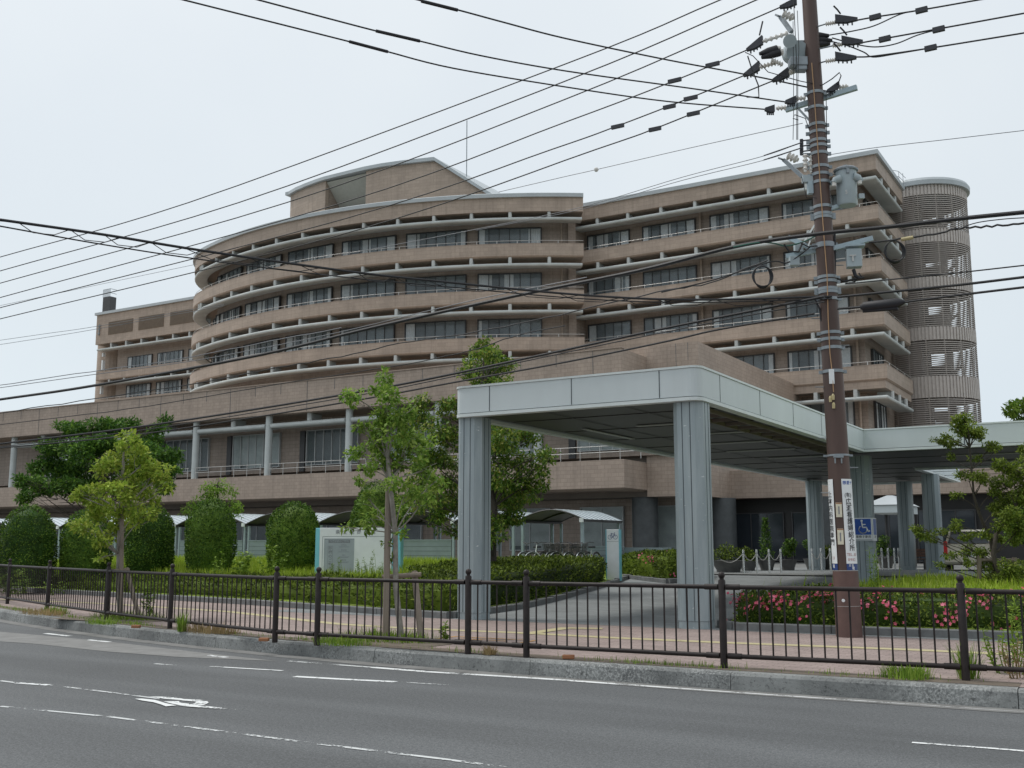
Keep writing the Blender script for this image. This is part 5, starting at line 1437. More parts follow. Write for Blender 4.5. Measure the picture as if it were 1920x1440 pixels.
for k in range(3): mb.obox(p+Vector((0,.22+.03*k,.56+.11*k)), 1.0, .03, .09, 0)
mb.build('backrest', M['bench'], root)
for x in (-.42,.42): mb = MB(); mb.obox(p+Vector((x,0,.2)), .05, .4, .4); mb.build('leg', M['frame'], root)

# ------------------------------------------------------------------ vehicles
def car(label, name, pos, rot, body_m, L=4.6, W=1.74, H=1.55, cat='car', kind='wagon'):
    root = empty(name, pos, label, cat)
    ca, sa = math.cos(rot), math.sin(rot); O = Vector(pos)
    def B(x, y, z): return O + Vector((x*ca-y*sa, x*sa+y*ca, z))      # x: length (rear at 0), y: width
    # cross sections front to back: (x, halfwidth_bottom, z_bottom, halfwidth_belt, z_belt)
    low = [(.0,.80,.34,.84,.98),(.06,.85,.26,.87,1.0),(.5,.87,.22,.87,1.0),(2.6,.87,.22,.87,.98),(3.5,.86,.22,.84,.94),(4.3,.82,.24,.78,.82),(4.6,.70,.32,.66,.70)]
    mb = MB(); k = W/1.74; vs = []
    for (x, hb, zb, ht, zt) in low:
        x *= L/4.6
        for (y, z) in ((-hb*.94,zb),(-hb,zb+.12),(-ht,zt-.12),(-ht+.03,zt),(ht-.03,zt),(ht,zt-.12),(hb,zb+.12),(hb*.94,zb)): vs.append(B(x, y*k, z*H/1.55))
    fs = []
    for i in range(len(low)-1):
        for j in range(8): fs.append((i*8+j, i*8+(j+1)%8, (i+1)*8+(j+1)%8, (i+1)*8+j))
    fs.append(tuple(range(8))); fs.append(tuple(range((len(low)-1)*8, len(low)*8)))
    mb.add(vs, fs)
    # cabin
    cab = [(.05,.81,.98,.66,1.0),(.16,.81,1.0,.66,1.42),(.34,.82,1.0,.66,1.52),(1.8,.83,1.0,.67,1.55),(2.6,.82,.99,.64,1.5),(3.45,.78,.95,.60,.98)]
    vs = []
    for (x, hb, zb, ht, zt) in cab:
        x *= L/4.6
        for (y, z) in ((-hb,zb-.03),(-ht,zt-.05),(-ht+.1,zt),(ht-.1,zt),(ht,zt-.05),(hb,zb-.03)): vs.append(B(x, y*k, z*H/1.55))
    fs = []
    for i in range(len(cab)-1):
        for j in range(6): fs.append((i*6+j, i*6+(j+1)%6, (i+1)*6+(j+1)%6, (i+1)*6+j))
    fs.append(tuple(range(6))); mb.add(vs, fs)
    mb.build('body', body_m, root, smooth=True)
    h = H/1.55
    def bq(x, y, z): return B(x*L/4.6, y*k, z*h)
    g = MB(); g.add([bq(.012,-.70,1.02),bq(.012,.70,1.02),bq(.12,.58,1.38),bq(.12,-.58,1.38)], [(0,1,2,3)]); g.build('rear_window', M['van_glass'], root)
    g = MB(); g.add([bq(.075,-.60,1.385),bq(.075,.60,1.385),bq(.10,.585,1.46),bq(.10,-.585,1.46)], [(0,1,2,3)]); g.build('spoiler', M['carblack'], root)
    g = MB()
    for s in (-1,1): g.add([bq(.35,s*.838,1.03),bq(3.0,s*.825,1.02),bq(2.5,s*.672,1.42),bq(.45,s*.688,1.44)], [(0,1,2,3)])
    g.build('side_window', M['van_glass'], root)
    for s in (-1,1):
        g = MB(); g.obox(bq(.0,s*.79,.86), .09, .15, .48*h, rot); g.build('tail_lamp', M['lampred'], root, bevel=.02)
    g = MB(); g.obox(bq(-.03,0,.44), .16, 1.66*k, .26*h, rot); g.build('bumper', body_m, root, bevel=.04)
    g = MB(); g.obox(bq(-.115,0,.62), .02, .34, .17, rot); g.build('number_plate', M['white'], root)
    for (x, s) in ((.85,-1),(.85,1),(3.65,-1),(3.65,1)):
        a = bq(x, s*.66, .32); b = bq(x, s*.86, .32)
        wm = MB(); wm.tube([a,b], .32, 20); wo = wm.build('wheel', M['carblack'], root, smooth=True)
        rm = MB(); rm.tube([b, b+(b-a).normalized()*.008], .2, 16); rm.build('rim', M['steel'], wo)
p = onD(1819,1070,40.5); p.z = .68
car('beige estate car with red tail lamps parked under the canopy, seen from behind', 'parked_car', p, R_(97), M['van'], 4.7, 1.80, 1.58)
p = onD(1972,1050,60); p.z = .68
car('white car almost hidden by greenery at the right edge', 'parked_car', p, R_(170), M['carwhite'], 4.3, 1.7, 1.5)

# covered walkway roof seen between the columns
p = onD(1665,950,50); root = empty('walkway_roof', (p.x,p.y,.68), 'small white hipped walkway roof between the columns right of the utility pole', 'roof')
mb = MB(); x0,x1,y0,y1 = p.x-.9,p.x+.75,p.y-.6,p.y+3.0
mb.box(x0,x1,y0,y1,3.15,3.5); mb.build('fascia', M['canopy'], root)
mb = MB(); mb.add([(x0-.1,y0-.1,3.51),(x1+.1,y0-.1,3.51),(x1+.1,y1+.1,3.51),(x0-.1,y1+.1,3.51),(x0+.7,y0+1.4,4.0),(x1-.7,y0+1.4,4.0),(x1-.7,y1-1.4,4.0),(x0+.7,y1-1.4,4.0)], [(0,1,5,4),(1,2,6,5),(2,3,7,6),(3,0,4,7),(4,5,6,7)]); mb.build('roof', M['coping'], root)
for x,y in ((x0+.2,y0+.2),(x1-.2,y0+.2),(x0+.2,y1-.2),(x1-.2,y1-.2)): mb = MB(); mb.cyl((x,y),.07,.6,3.15,10); mb.build('post', M['sh_frame'], root)

# accessible parking sign on a canopy column
cx, cy = -7.2, 31.2
sgn = empty('wheelchair_sign', (cx, cy-.34, 1.75), 'blue and white wheelchair sign wrapped round a canopy column behind the utility pole', 'sign')
P, u_, d_ = frame((cx, cy-.285, 0), 0)
mb = MB(); fbox(mb, P, -.29, .302, .004, .012, 1.76, 2.40); mb.build('plate', M['white'], sgn)
mb = MB(); fbox(mb, P, -.17, .27, .0125, .015, 1.93, 2.37); bp_ = mb.build('blue_panel', M['blue'], sgn)
mb = MB(); s = .40/100.
def wc(pts): return [(-.145+a*s, 1.95+b*s) for a, b in pts]
disc(mb, P, wc([(42,92)])[0], 8*s, .0165)
stroke(mb, P, wc([(42,80),(46,46),(72,46),(84,18),(94,22)]), 9*s, .0165); stroke(mb, P, wc([(45,66),(66,66)]), 7*s, .0168)
stroke(mb, P, arc2(wc([(48,32)])[0], 27*s, 130, 352, 18), 7*s, .0172)
mb.build('wheelchair_symbol', M['white'], bp_)
text('車椅子専用', .085, P(.05,.0125,1.87), u_, Vector((0,0,1)), M['sign_ink'], sgn, off=.001)
mb = MB(); fbox(mb, P, -.28, .292, .0125, .014, 1.77, 1.80); mb.build('stripe', M['sign_grey'], sgn)
P2, u2, d2 = frame((cx+.3, cy+.02, 0), R_(90))
mb = MB(); fbox(mb, P2, -.30, .16, .004, .012, 1.76, 2.40); mb.build('plate', M['white'], sgn)
mb = MB(); fbox(mb, P2, -.22, .12, .0125, .015, 1.93, 2.37); mb.build('blue_panel', M['blue'], sgn)
text('専用', .085, P2(-.05,.0125,1.87), u2, Vector((0,0,1)), M['sign_ink'], sgn, off=.001)

# ================================================================== UTILITY POLE
PB = Vector((-4.33,17.46,.2)); PT = Vector((-4.54,17.58,11.04))
def pc(z): return PB + (PT-PB)*((z-.2)/(PT.z-.2))
def pr(z): return .187 - (.187-.122)*(z-.2)/10.84
pole = empty('utility_pole', PB, 'tall reddish brown utility pole behind the guard fence carrying many cables', 'utility pole')
mb = MB(); zz = [.0,1.22,4,7,9.5,13.2]; mb.tube([pc(z) for z in zz], [pr(z) for z in zz], 24); mb.build('shaft', M['pole'], pole, smooth=True)
mb = MB(); mb.tube([pc(.05),pc(1.22)], [pr(0)+.014,pr(1.22)+.014], 24); o = mb.build('sheet_wrap', M['pole_sheet'], pole, smooth=True)
mb = MB(); mb.tube([pc(.67),pc(.675)], pr(.7)+.017, 24); mb.tube([pc(1.22),pc(1.227)], pr(1.2)+.016, 24); mb.build('sheet_seam', M['rail'], o)
def zpx(y, D=17.4): return onD(1540, y, D).z
def band(y, h=.05, ex=.012, m='steel', lugs=True):
    z = zpx(y); mb = MB(); mb.tube([pc(z-h/2), pc(z+h/2)], pr(z)+ex, 24)
    if lugs:
        for a in (20, 200): c = pc(z)+Vector((math.cos(R_(a)), math.sin(R_(a)), 0))*(pr(z)+.03); mb.obox(c, .06, .035, h*1.1, R_(a))
    mb.build('band', M[m], pole)
for y in (178,206,238,252,268,278,292,317,331,346,392,406,412,462,466,524,532,546,552,565,628,640,656,700): band(y)
band(856, .03)
# step bolts
for k, y in enumerate((290,330,440,500,600,650,728,752,823,878,925)):
    z = zpx(y); s = 1 if k % 2 else -1; a = R_(31); c = pc(z); t = Vector((math.cos(a), math.sin(a), 0))*s
    mb = MB(); mb.tube([c+t*pr(z), c+t*(pr(z)+.14)], .009, 6); mb.build('step_bolt', M['steel'], pole)
def pD(z): c = pc(z); return -c.x*SS + c.y*CC
def onP(x, y, ex=.012):
    z = onD(x, y, 17.2).z
    for _ in range(3):
        D = pD(z); c = pc(z); p = onD(x, y, D); lat = (p-c).x*CC+(p-c).y*SS; r = pr(z); f = math.sqrt(max(0, r*r-lat*lat)); q = onD(x, y, D-f-ex); z = q.z
    return q
# rope with tag and weights
mb = MB(); mb.tube([onP(x,y,.02) for x,y in [(1522,118),(1526,170),(1531,240),(1537,330),(1544,430),(1551,520),(1553,600),(1556,660),(1560,695),(1563,735)]], .008, 5)
rope = mb.build('hand_line', M['rope'], None); tag(rope, 'thin tan rope hanging down the front of the utility pole', 'rope')
P, u_, d_ = frame(onP(1559,706,.01), R_(31))
mb = MB(); fbox(mb, P, -.04,.04,0,.02,-.12,.12); mb.build('tag', M['white'], rope)
for x,y in ((1557,748),(1562,744),(1563,760)): mb = MB(); c = onP(x,y,.03); mb.tube([c+Vector((0,0,.05)),c+Vector((0,0,.02)),c-Vector((0,0,.05))],[.012,.026,.022],8); mb.build('weight', M['brass'], rope)
# small hook bracket and cream plates
mb = MB(); c = pc(zpx(858)); mb.obox(onP(1572,856,.02), .16,.03,.035,R_(31)); mb.obox(onP(1566,864,.03),.02,.02,.08); mb.obox(onP(1578,864,.03),.02,.02,.08); mb.build('hook_bracket', M['steel'], pole)
for (x,y,h,lab) in ((1573,956,.23,'upper rusty cream number plate on the front of the utility pole'),(1576,1006,.25,'lower rusty cream number plate on the front of the utility pole')):
    c = onP(x,y,.004); P, u_, d_ = frame(c, R_(24)); mb = MB(); fbox(mb, P, -.045,.045,-.01,.012,-h/2,h/2); o = mb.build('number_plate', M['yellow_plate']); tag(o, lab, 'plate')
    mb = MB(); 
    fbox(mb, P, -.012,.008,.0125,.0135,-h*.3,h*.24)
    mb.build('plate_marking', M['sign_ink2'], o)
    mb = MB(); fbox(mb, P, -.046,.046,.0122,.014,h/2-.02,h/2-.004); mb.build('plate_rust', M['terracotta'], o)
mb = MB(); c = onP(1581,1126,.014); mb.tube([c, c+Vector((.516,-.856,0))*.015], .025, 12); tag(mb.build('reflector_button', M['white']), 'round white button on the lower part of the utility pole', 'button')
# curved advertising plates
def curved(a0, a1, z0, z1, ex, m, parent, name, n=10):
    mb = MB(); vs = []; fs = []
    for k in range(n+1):
        a = R_(a0+(a1-a0)*k/n)
        for z in (z0, z1):
            c = pc(z); r = pr(z)+ex; vs.append((c.x+r*math.cos(a), c.y+r*math.sin(a), z))
        for z in (z1, z0):
            c = pc(z); r = pr(z)+ex-.004; vs.append((c.x+r*math.cos(a), c.y+r*math.sin(a), z))
    for k in range(n):
        for j in range(4): fs.append((4*k+j, 4*k+(j+1)%4, 4*k+4+(j+1)%4, 4*k+4+j))
    fs.append((0,1,2,3)); fs.append((4*n+3,4*n+2,4*n+1,4*n))
    mb.add(vs, fs); return mb.build(name, M[m], parent, smooth=False)
def ctext(ch, size, a, z, ex, m, parent):
    a = R_(a); c = pc(z); r = pr(z)+ex; n = Vector((math.cos(a), math.sin(a), 0)); u = Vector((-math.sin(a), math.cos(a), 0))
    text(ch, size, Vector((c.x,c.y,z))+n*r, u, Vector((0,0,1)), M[m], parent, off=.002)
# direction from the pole to the camera is about -76 deg
for (a0, a1, lab, am) in ((-68, 8, 'white wrap-round advertising plate with black lettering on the right of the utility pole', -40), (-172,-112,'narrow white advertising plate seen edge on at the left of the utility pole', -136)):
    z0, z1 = 1.335, 2.67
    root = empty('pole_sign', pc(z0), lab, 'sign')
    curved(a0, a1, z0, z1, .012, 'white', root, 'plate')
    curved(a0, a1, 1.235, z0-.004, .012, 'blue_dark', root, 'lower_plate')
    if am == -40:
        for k, ch in enumerate('想愛サ'): ctext(ch, .062, am-14+20*k, 2.605, .0125, 'blue', root)
        zs_ = 2.41
        for ch, dz in (('(有)',.0),('広',.108),('瀬',.211),('看',.314),('護',.417),('婦',.52),('紹',.628),('介',.731),('所',.834)):
            ctext(ch, .108 if ch != '(有)' else .078, am+1+6*dz, zs_-dz, .0125, 'black', root)
        for k, ch in enumerate(('T','E','L','.','3','3')): ctext(ch, .062, am-19+9*k, 1.475, .0125, 'red_ink', root)
        for k, ch in enumerate(('0','9','8','2')): ctext(ch, .062, am-16+11*k, 1.395, .0125, 'red_ink', root)
        for k, ch in enumerate('広告'): ctext(ch, .04, am-12+14*k, 1.307, .0125, 'white', root)
        ctext('電', .055, am+4, 1.262, .0125, 'white', root)
    else:
        for k, ch in enumerate('上本内科医院専門'): ctext(ch, .105, am, 2.42-.108*k, .0125, 'black', root)
        for k, ch in enumerate('33'): ctext(ch, .06, am-6+12*k, 1.42, .0125, 'red_ink', root)
        ctext('電', .06, am, 1.29, .0125, 'white', root)

# crossarm with insulators and clamps
def insulator(mb, a, b, r=.04, n=4):
    a = Vector(a); b = Vector(b); pts = []; rr = []
    for k in range(n*3+1):
        t = k/(n*3); pts.append(a.lerp(b,t)); rr.append(r if k % 3 == 1 else r*.5)
    mb.tube(pts, rr, 10)
def clampw(a, b, parent, h=.10):
    """dark wedge shaped dead end cover from a to b"""
    a = Vector(a); b = Vector(b); t = (b-a); up = Vector((0,0,1)); s = t.cross(up).normalized()*.035
    q = [a-up*.05, a+up*h*.75, b+up*.02, b-up*.02, a.lerp(b,.5)-up*.06]
    mb = MB(); mb.add([p-s for p in q]+[p+s for p in q], [(0,1,2,3,4),(9,8,7,6,5)]+[(i,(i+1)%5,5+(i+1)%5,5+i) for i in range(5)])
    for k in range(4): c = a.lerp(b,.15+.2*k)-up*.075; mb.obox(c, .02,.03,.05)
    o = mb.build('wire_clamp', M['ins_cover'], parent)
arm = MB(); A = onD(1473,206,17.75); B = onD(1607,164,17.15)
arm.bar(A, B, .075, .085); armo = arm.build('crossarm', M['steel_blue'], pole)
mb = MB(); mb.bar(onD(1498,205,17.6), onD(1520,228,17.4), .03, .03); mb.build('arm_brace', M['steel'], armo)
for (ax,ay,bx,by) in ((1492,185,1510,184),(1455,203,1474,202),(1590,162,1573,164)):
    mb = MB(); insulator(mb, onD(bx,by,17.4), onD(ax,ay,17.4), .05, 3); mb.build('insulator', M['ceramic'], pole, smooth=True)
for (ax,ay,bx,by) in ((1492,188,1472,191),(1452,205,1434,205),(1573,160,1550,171)): clampw(onD(ax,ay,17.3), onD(bx,by,17.3), pole)
# right hand strain insulators with clamps
for (sx,sy,ix,iy,cx_,cy_,ex_,ey_) in ((1532,50,1562,42,1566,38,1608,36),(1535,92,1575,83,1578,78,1618,78),(1537,118,1562,112,1566,108,1606,108)):
    a = onD(sx,sy,17.3); b = onD(ix-14,iy+3,17.2); c = onD(ix+6,iy,17.15)
    mb = MB(); mb.tube([a,b], .012, 6); mb.build('strain_link', M['steel'], pole)
    mb = MB(); insulator(mb, b, c, .048, 5); mb.build('insulator', M['ceramic'], pole, smooth=True)
    clampw(onD(cx_,cy_,17.1), onD(ex_,ey_,17.0), pole, .13)
    mb = MB(); mb.tube([onD(cx_+10,cy_-12,17.1), onD(cx_+4,cy_-20,17.1), onD(cx_-3,cy_-27,17.1)], .014, 6); mb.build('clamp_tail', M['black'], pole)
# left strain insulators
for (sx,sy,ix,iy,ex_,ey_) in ((1478,62,1430,78,1400,94),(1455,118,1424,126,1394,142),(1496,130,1480,137,1448,152)):
    b = onD(sx,sy,17.45); c = onD(ix,iy,17.6)
    mb = MB(); insulator(mb, b, c, .05, 5); mb.build('insulator', M['ceramic'], pole, smooth=True)
    clampw(onD(ix,iy,17.6), onD(ex_,ey_,17.75), pole, .15)
mb = MB(); mb.tube([onD(1424,66,17.6),onD(1430,40,17.6)], .014, 6); mb.build('clamp_tail', M['black'], pole)
clampw(onD(1494,3,17.5), onD(1462,14,17.6), pole, .1)
# bracket with spool insulators, upper left
for (x0,y0,x1,y1,xi,yi) in ((1484,60,1464,32,1478,32),(1505,332,1470,300,1486,298)):
    mb = MB(); mb.bar(onD(x0,y0,17.5), onD(x1,y1,17.75), .07, .06); mb.bar(onD(x1,y1,17.75), onD(x1-6,y1-2,17.8), .16,.03); br = mb.build('bracket_arm', M['steel'], pole)
    mb = MB(); insulator(mb, onD(xi-9,yi-6,17.6), onD(xi+10,yi+2,17.5), .075, 3); mb.build('insulator', M['ceramic'], br, smooth=True)
for (x,y) in ((1510,308),(1521,310)):
    mb = MB(); insulator(mb, onD(x,y-18,17.35), onD(x,y+14,17.35), .052, 4); mb.build('insulator', M['ceramic'], pole, smooth=True)
    mb = MB(); mb.obox(onD(x+1,y+28,17.35), .12,.1,.12, R_(31)); mb.build('cutout_box', M['trans'], pole)
mb = MB(); mb.obox(onD(1522,352,17.35), .14,.10,.22, R_(31)); mb.build('bracket_box', M['steel_blue'], pole)
for y in (266,276,286):
    mb = MB(); mb.tube([onD(1503,y-2,17.5), onD(1520,y-4,17.45)], .012, 6); mb.obox(onD(1503,y,17.5), .05,.05,.09, 0); mb.build('secondary_rack', M['ins_cover'], pole)
# vertical jumper wires on the pole
for pts, r in (([(1488,0),(1491,60),(1494,120),(1494,200),(1494,262)],.007),([(1495,20),(1498,90),(1496,160),(1496,262)],.006),([(1487,40),(1488,140),(1488,215),(1487,262)],.006),([(1549,178),(1550,240),(1550,300),(1551,420)],.007),([(1402,105),(1410,130),(1422,160),(1423,182),(1400,182)],.012),([(1397,98),(1412,105),(1440,135),(1500,152),(1540,160)],.008),([(1541,160),(1560,148),(1574,136),(1577,142),(1571,158)],.01),([(1497,225),(1487,222),(1490,215),(1510,222),(1518,245)],.008),([(1503,330),(1512,370),(1540,372)],.006),([(1565,437),(1566,520),(1582,528),(1620,520)],.02),([(1528,560),(1537,580),(1540,600),(1545,612)],.016),([(1500,455),(1516,463),(1540,460),(1560,440)],.012),([(1470,458),(1480,472),(1497,472),(1505,455)],.018),([(1610,512),(1615,518),(1600,530),(1585,532)],.014)):
    mb = MB(); q = [onD(x,y,17.25) for x,y in pts]; mb.tube(q, r, 5); mb.build('jumper_wire', M['wire'], pole, smooth=True)

# equipment bolted to the pole
sw = empty('pole_switchgear', onD(1495,100,17.45), 'grey switch with round end and black cable sleeves near the pole top', 'switchgear')
mb = MB(); c = onD(1492,98,17.5); fw = Vector((.45,-.8,-.35)).normalized()
mb.tube([c+fw*.12, c-fw*.25], .19, 22); mb.build('tank', M['trans'], sw, smooth=True)
mb = MB(); mb.tube([onD(1481,77,17.25), onD(1481,77,17.2)], .115, 20); mb.build('end_cap', M['trans'], sw, smooth=True)
mb = MB(); mb.obox(onD(1496,118,17.4), .30,.2,.16, R_(31)); mb.obox(onD(1502,127,17.4), .18,.16,.14, R_(31)); mb.build('operating_box', M['steel'], sw, bevel=.015)
for (ax,ay,bx,by) in ((1457,92,1424,101),(1462,98,1428,108),(1518,68,1554,67),(1520,76,1560,76),(1524,84,1556,82)):
    mb = MB(); mb.tube([onD(ax+ (6 if ax < 1490 else -6),ay,17.4), onD(ax,ay,17.4)], .055, 10); mb.build('bushing', M['ceramic'], sw)
    mb = MB(); mb.tube([onD(ax,ay,17.4), onD((ax+bx)/2,(ay+by)/2,17.4), onD(bx,by,17.4)], [.07,.066,.03], 10); mb.build('cable_sleeve', M['black'], sw, smooth=True)
mb = MB(); insulator(mb, onD(1446,112,17.4), onD(1468,122,17.4), .055, 5); mb.build('arrester', M['ceramic'], sw, smooth=True)
mb = MB(); mb.obox(onD(1512,92,17.5), .3,.06,.3, R_(31)); mb.build('mounting_bracket', M['steel'], sw)
tf = empty('pole_transformer', onD(1590,390,17.2), 'grey cylindrical transformer hung on the right side of the pole', 'transformer')
c0 = onD(1589,386,17.25); c1 = onD(1586,322,17.25); c1 = Vector((c0.x, c0.y, c1.z))
mb = MB(); mb.tube([c0, c0+Vector((0,0,.02)), c1], [.15,.165,.17], 28); mb.build('tank', M['trans'], tf, smooth=True)
mb = MB(); mb.tube([c1, c1+Vector((0,0,.025)), c1+Vector((0,0,.06))], [.20,.205,.16], 28); mb.build('lid', M['steel'], tf, smooth=True)
mb = MB(); mb.obox(onD(1589,318,17.08), .05,.05,.12, R_(31)); mb.obox(c1+Vector((0,0,.08)), .06,.06,.07, 0); mb.build('lid_clamp', M['steel'], tf)
for (x,y,dx) in ((1572,337,-1),(1603,333,1)):
    a = onD(x,y,17.12); t = Vector((CC,SS,0))*dx
    mb = MB(); mb.tube([a-t*.03+Vector((0,0,.02)), a+t*.06-Vector((0,0,.01)), a+t*.075-Vector((0,0,.05))], [.07,.06,.05], 12); mb.build('bushing_hood', M['trans'], tf, smooth=True)
    mb = MB(); mb.tube([a+t*.07-Vector((0,0,.04)), a+t*.075-Vector((0,0,.11))], .036, 10); mb.build('bushing', M['ceramic'], tf, smooth=True)
for y in (334,382): 
    mb = MB(); mb.bar(onD(1556,y+10,17.3), onD(1578,y+2,17.3), .07,.06); mb.build('mounting_arm', M['steel_blue'], tf)
mb = MB(); mb.obox(onD(1615,368,17.2), .09,.06,.08, R_(31)); mb.obox(onD(1612,337,17.2), .09,.06,.06, R_(31)); mb.build('side_lug', M['trans'], tf)
text('5', .09, onD(1587,360,17.07), Vector((CC,SS,0)), Vector((0,0,1)), M['rail'], tf)
jb = empty('pole_junction_box', onD(1601,500,17.1), 'grey square box with a T shaped mark hanging right of the pole', 'junction box')
mb = MB(); mb.obox(onD(1601,485,17.12), .24,.17,.31, R_(20)); mb.build('box', M['trans'], jb, bevel=.012)
mb = MB(); mb.obox(onD(1603,462,17.1), .3,.2,.03, R_(20)); mb.build('lid', M['steel_blue'], jb)
mb = MB(); q = onD(1599,482,17.02); mb.obox(q+Vector((0,0,.03)), .1,.012,.02, R_(20)); mb.obox(q-Vector((0,0,.02)), .025,.012,.1, R_(20)); mb.build('mark', M['rail'], jb)
mb = MB(); mb.bar(onD(1562,466,17.25), onD(1637,447,17.0), .07,.08); mb.build('arm', M['steel_blue'], jb)
mb = MB(); mb.tube([onD(1600,505,17.1),onD(1604,517,17.1),onD(1612,522,17.1)], .03, 8); mb.build('gland', M['black'], jb)
lb = empty('pole_side_box', onD(1495,470,17.5), 'pale blue bracket arms with a small box left of the pole', 'bracket')
mb = MB(); mb.bar(onD(1550,480,17.4), onD(1478,445,17.7), .07,.08); mb.bar(onD(1545,467,17.4), onD(1474,481,17.6), .06,.08); mb.build('arm', M['steel_blue'], lb)
mb = MB(); mb.bar(onD(1530,418,17.4), onD(1505,458,17.5), .025,.025); mb.bar(onD(1530,425,17.4), onD(1515,462,17.4), .02,.02); mb.build('stay', M['chrome'], lb)
mb = MB(); mb.obox(onD(1497,466,17.5), .14,.12,.14, R_(31)); mb.obox(onD(1489,490,17.5), .16,.12,.16, R_(31)); mb.build('box', M['trans'], lb, bevel=.01)

# ================================================================== OVERHEAD CABLES
def cat_rom(pts, k=6):
    P_ = [pts[0]*2-pts[1]] + pts + [pts[-1]*2-pts[-2]]; out = []
    for i in range(1, len(P_)-2):
        a, b, c, d = P_[i-1], P_[i], P_[i+1], P_[i+2]
        for j in range(k):
            t = j/k; out.append(.5*((2*b)+(c-a)*t+(2*a-5*b+4*c-d)*t*t+(3*b-a-3*c+d)*t**3))
    out.append(P_[-2]); return out
def ext(pts, s, e):
    pts = list(pts)
    if s: t = (pts[0]-pts[1]).normalized(); pts = [pts[0]+t*s] + pts
    if e: t = (pts[-1]-pts[-2]).normalized(); pts = pts + [pts[-1]+t*e]
    return pts
def wire(label, px, mode, r, mat='wire', e0=0, e1=0, wob=0, group=None, name='overhead_cable'):
    if mode[0] == 'Y': q = [onY(x,y,mode[1]) for x,y in px]
    elif mode[0] == 'Z':
        n = len(px)-1; q = [onZ(x,y,mode[1]+(mode[2]-mode[1])*i/n) for i,(x,y) in enumerate(px)]
    else:
        n = len(px)-1; q = [onD(x,y,mode[1]+(mode[2]-mode[1])*i/n) for i,(x,y) in enumerate(px)]
    q = ext(cat_rom(q), e0, e1)
    if wob: q = [p+Vector((0,0,rnd.uniform(-wob,wob))) for p in q]
    mb = MB(); mb.tube(q, r, 6); o = mb.build(name, M[mat], None, smooth=True); tag(o, label, 'cable', group); return o, q
def sleeve(o, px, mode, r, m='black'):
    q = [onY(x,y,mode[1]) if mode[0] == 'Y' else (onZ(x,y,mode[1]) if mode[0] == 'Z' else onD(x,y,mode[1])) for x,y in px]
    mb = MB(); mb.tube(q, r, 8); mb.build('cable_sleeve', M[m], o, smooth=True)
def lash(o, q, n, drop, r=.006):
    mb = MB(); L = len(q)
    for k in range(n):
        i = int((L-1)*(k+.1)/n); j = min(L-1, int((L-1)*(k+.95)/n)+1)
        a, b = q[i], q[j]; mb.tube([a, a.lerp(b,.3)-Vector((0,0,drop)), a.lerp(b,.7)-Vector((0,0,drop*.9)), b], r, 4)
    mb.build('lashing_loop', M['wire'], o)
G1 = 'straight black wires climbing from the left edge to the pole top'
wire('uppermost of the six straight wires climbing from the left edge past the pole', [(0,482),(353,380),(1060,120),(1350,0)], ('Y',17.2), .012, e0=14, e1=6, group=G1)
wire('second from the top of the six straight wires climbing from the left edge', [(0,508),(447,380),(1060,152),(1418,0)], ('Y',17.0), .012, e0=14, e1=5, group=G1)
wire('third from the top of the six straight wires, clamped at the pole top', [(0,531),(537,380),(1060,186),(1462,14)], ('Y',17.4), .012, e0=14, group=G1)
o,q = wire('fourth from the top of the six straight wires, with two dark spacers', [(0,558),(633,383),(1060,229),(1265,151),(1400,94)], ('Y',17.6), .012, e0=14, group=G1)
for c in ((1265,151),(1336,121)):
    p = onY(c[0],c[1],17.6); mb = MB(); mb.obox(p, .26,.05,.07, R_(0)); mb.build('spacer', M['ins_cover'], o)
o,q = wire('fifth from the top of the six straight wires from the left edge', [(0,577),(640,412),(1035,280),(1158,236),(1295,183),(1394,142)], ('Y',17.6), .012, e0=14, group=G1)
for c in ((1158,237),(1295,184)):
    p = onY(c[0],c[1],17.6); mb = MB(); mb.obox(p, .26,.05,.07, R_(0)); mb.build('spacer', M['ins_cover'], o)
o,q = wire('lowest of the six straight wires, crossing the roof line of the curved wing', [(0,598),(640,440),(1118,280),(1228,241),(1330,200),(1448,152)], ('Y',17.6), .012, e0=14, group=G1)
for c in ((1228,242),(1300,213),(1255,200)):
    p = onY(c[0],c[1],17.6); mb = MB(); mb.obox(p, .24,.05,.07, R_(0)); mb.build('spacer', M['ins_cover'], o)
G2 = 'wires coming down from the upper left to the crossarm'
for lab, px_, sl in (('lowest of the three sleeved wires coming down from the upper left to the crossarm', [(345,0),(655,78),(727,97),(850,128),(1060,163),(1250,190),(1434,205)], [(655,78),(727,97)]),
                 ('middle of the three sleeved wires coming down from the upper left to the crossarm', [(485,0),(705,58),(787,77),(900,104),(1060,133),(1290,165),(1472,191)], [(705,58),(787,77)]),
                 ('highest of the three sleeved wires coming down from the upper left', [(785,0),(860,19),(945,42),(1060,72),(1250,112),(1400,140),(1550,171)], [(790,2),(858,19)])):
    o,q = wire(lab, px_, ('Z',9.45,9.45), .0125, e0=9, group=G2); sleeve(o, sl, ('Z',9.45), .026)
# lashed cable crossing from the left over the curved wing
o,q = wire('thick black cable with hanging loops sloping down from the left edge across the curved wing', [(0,412),(195,440),(380,470),(640,507),(800,525),(1090,553),(1300,562),(1560,556)], ('Z',5.7,5.66), .019, e0=8)
lash(o, q, 17, .11)
wire('thinner cable strung just under the looped thick cable', [(0,424),(190,458),(380,487),(640,519),(800,534),(1090,560),(1300,567),(1560,560)], ('Z',5.62,5.62), .010, e0=8)
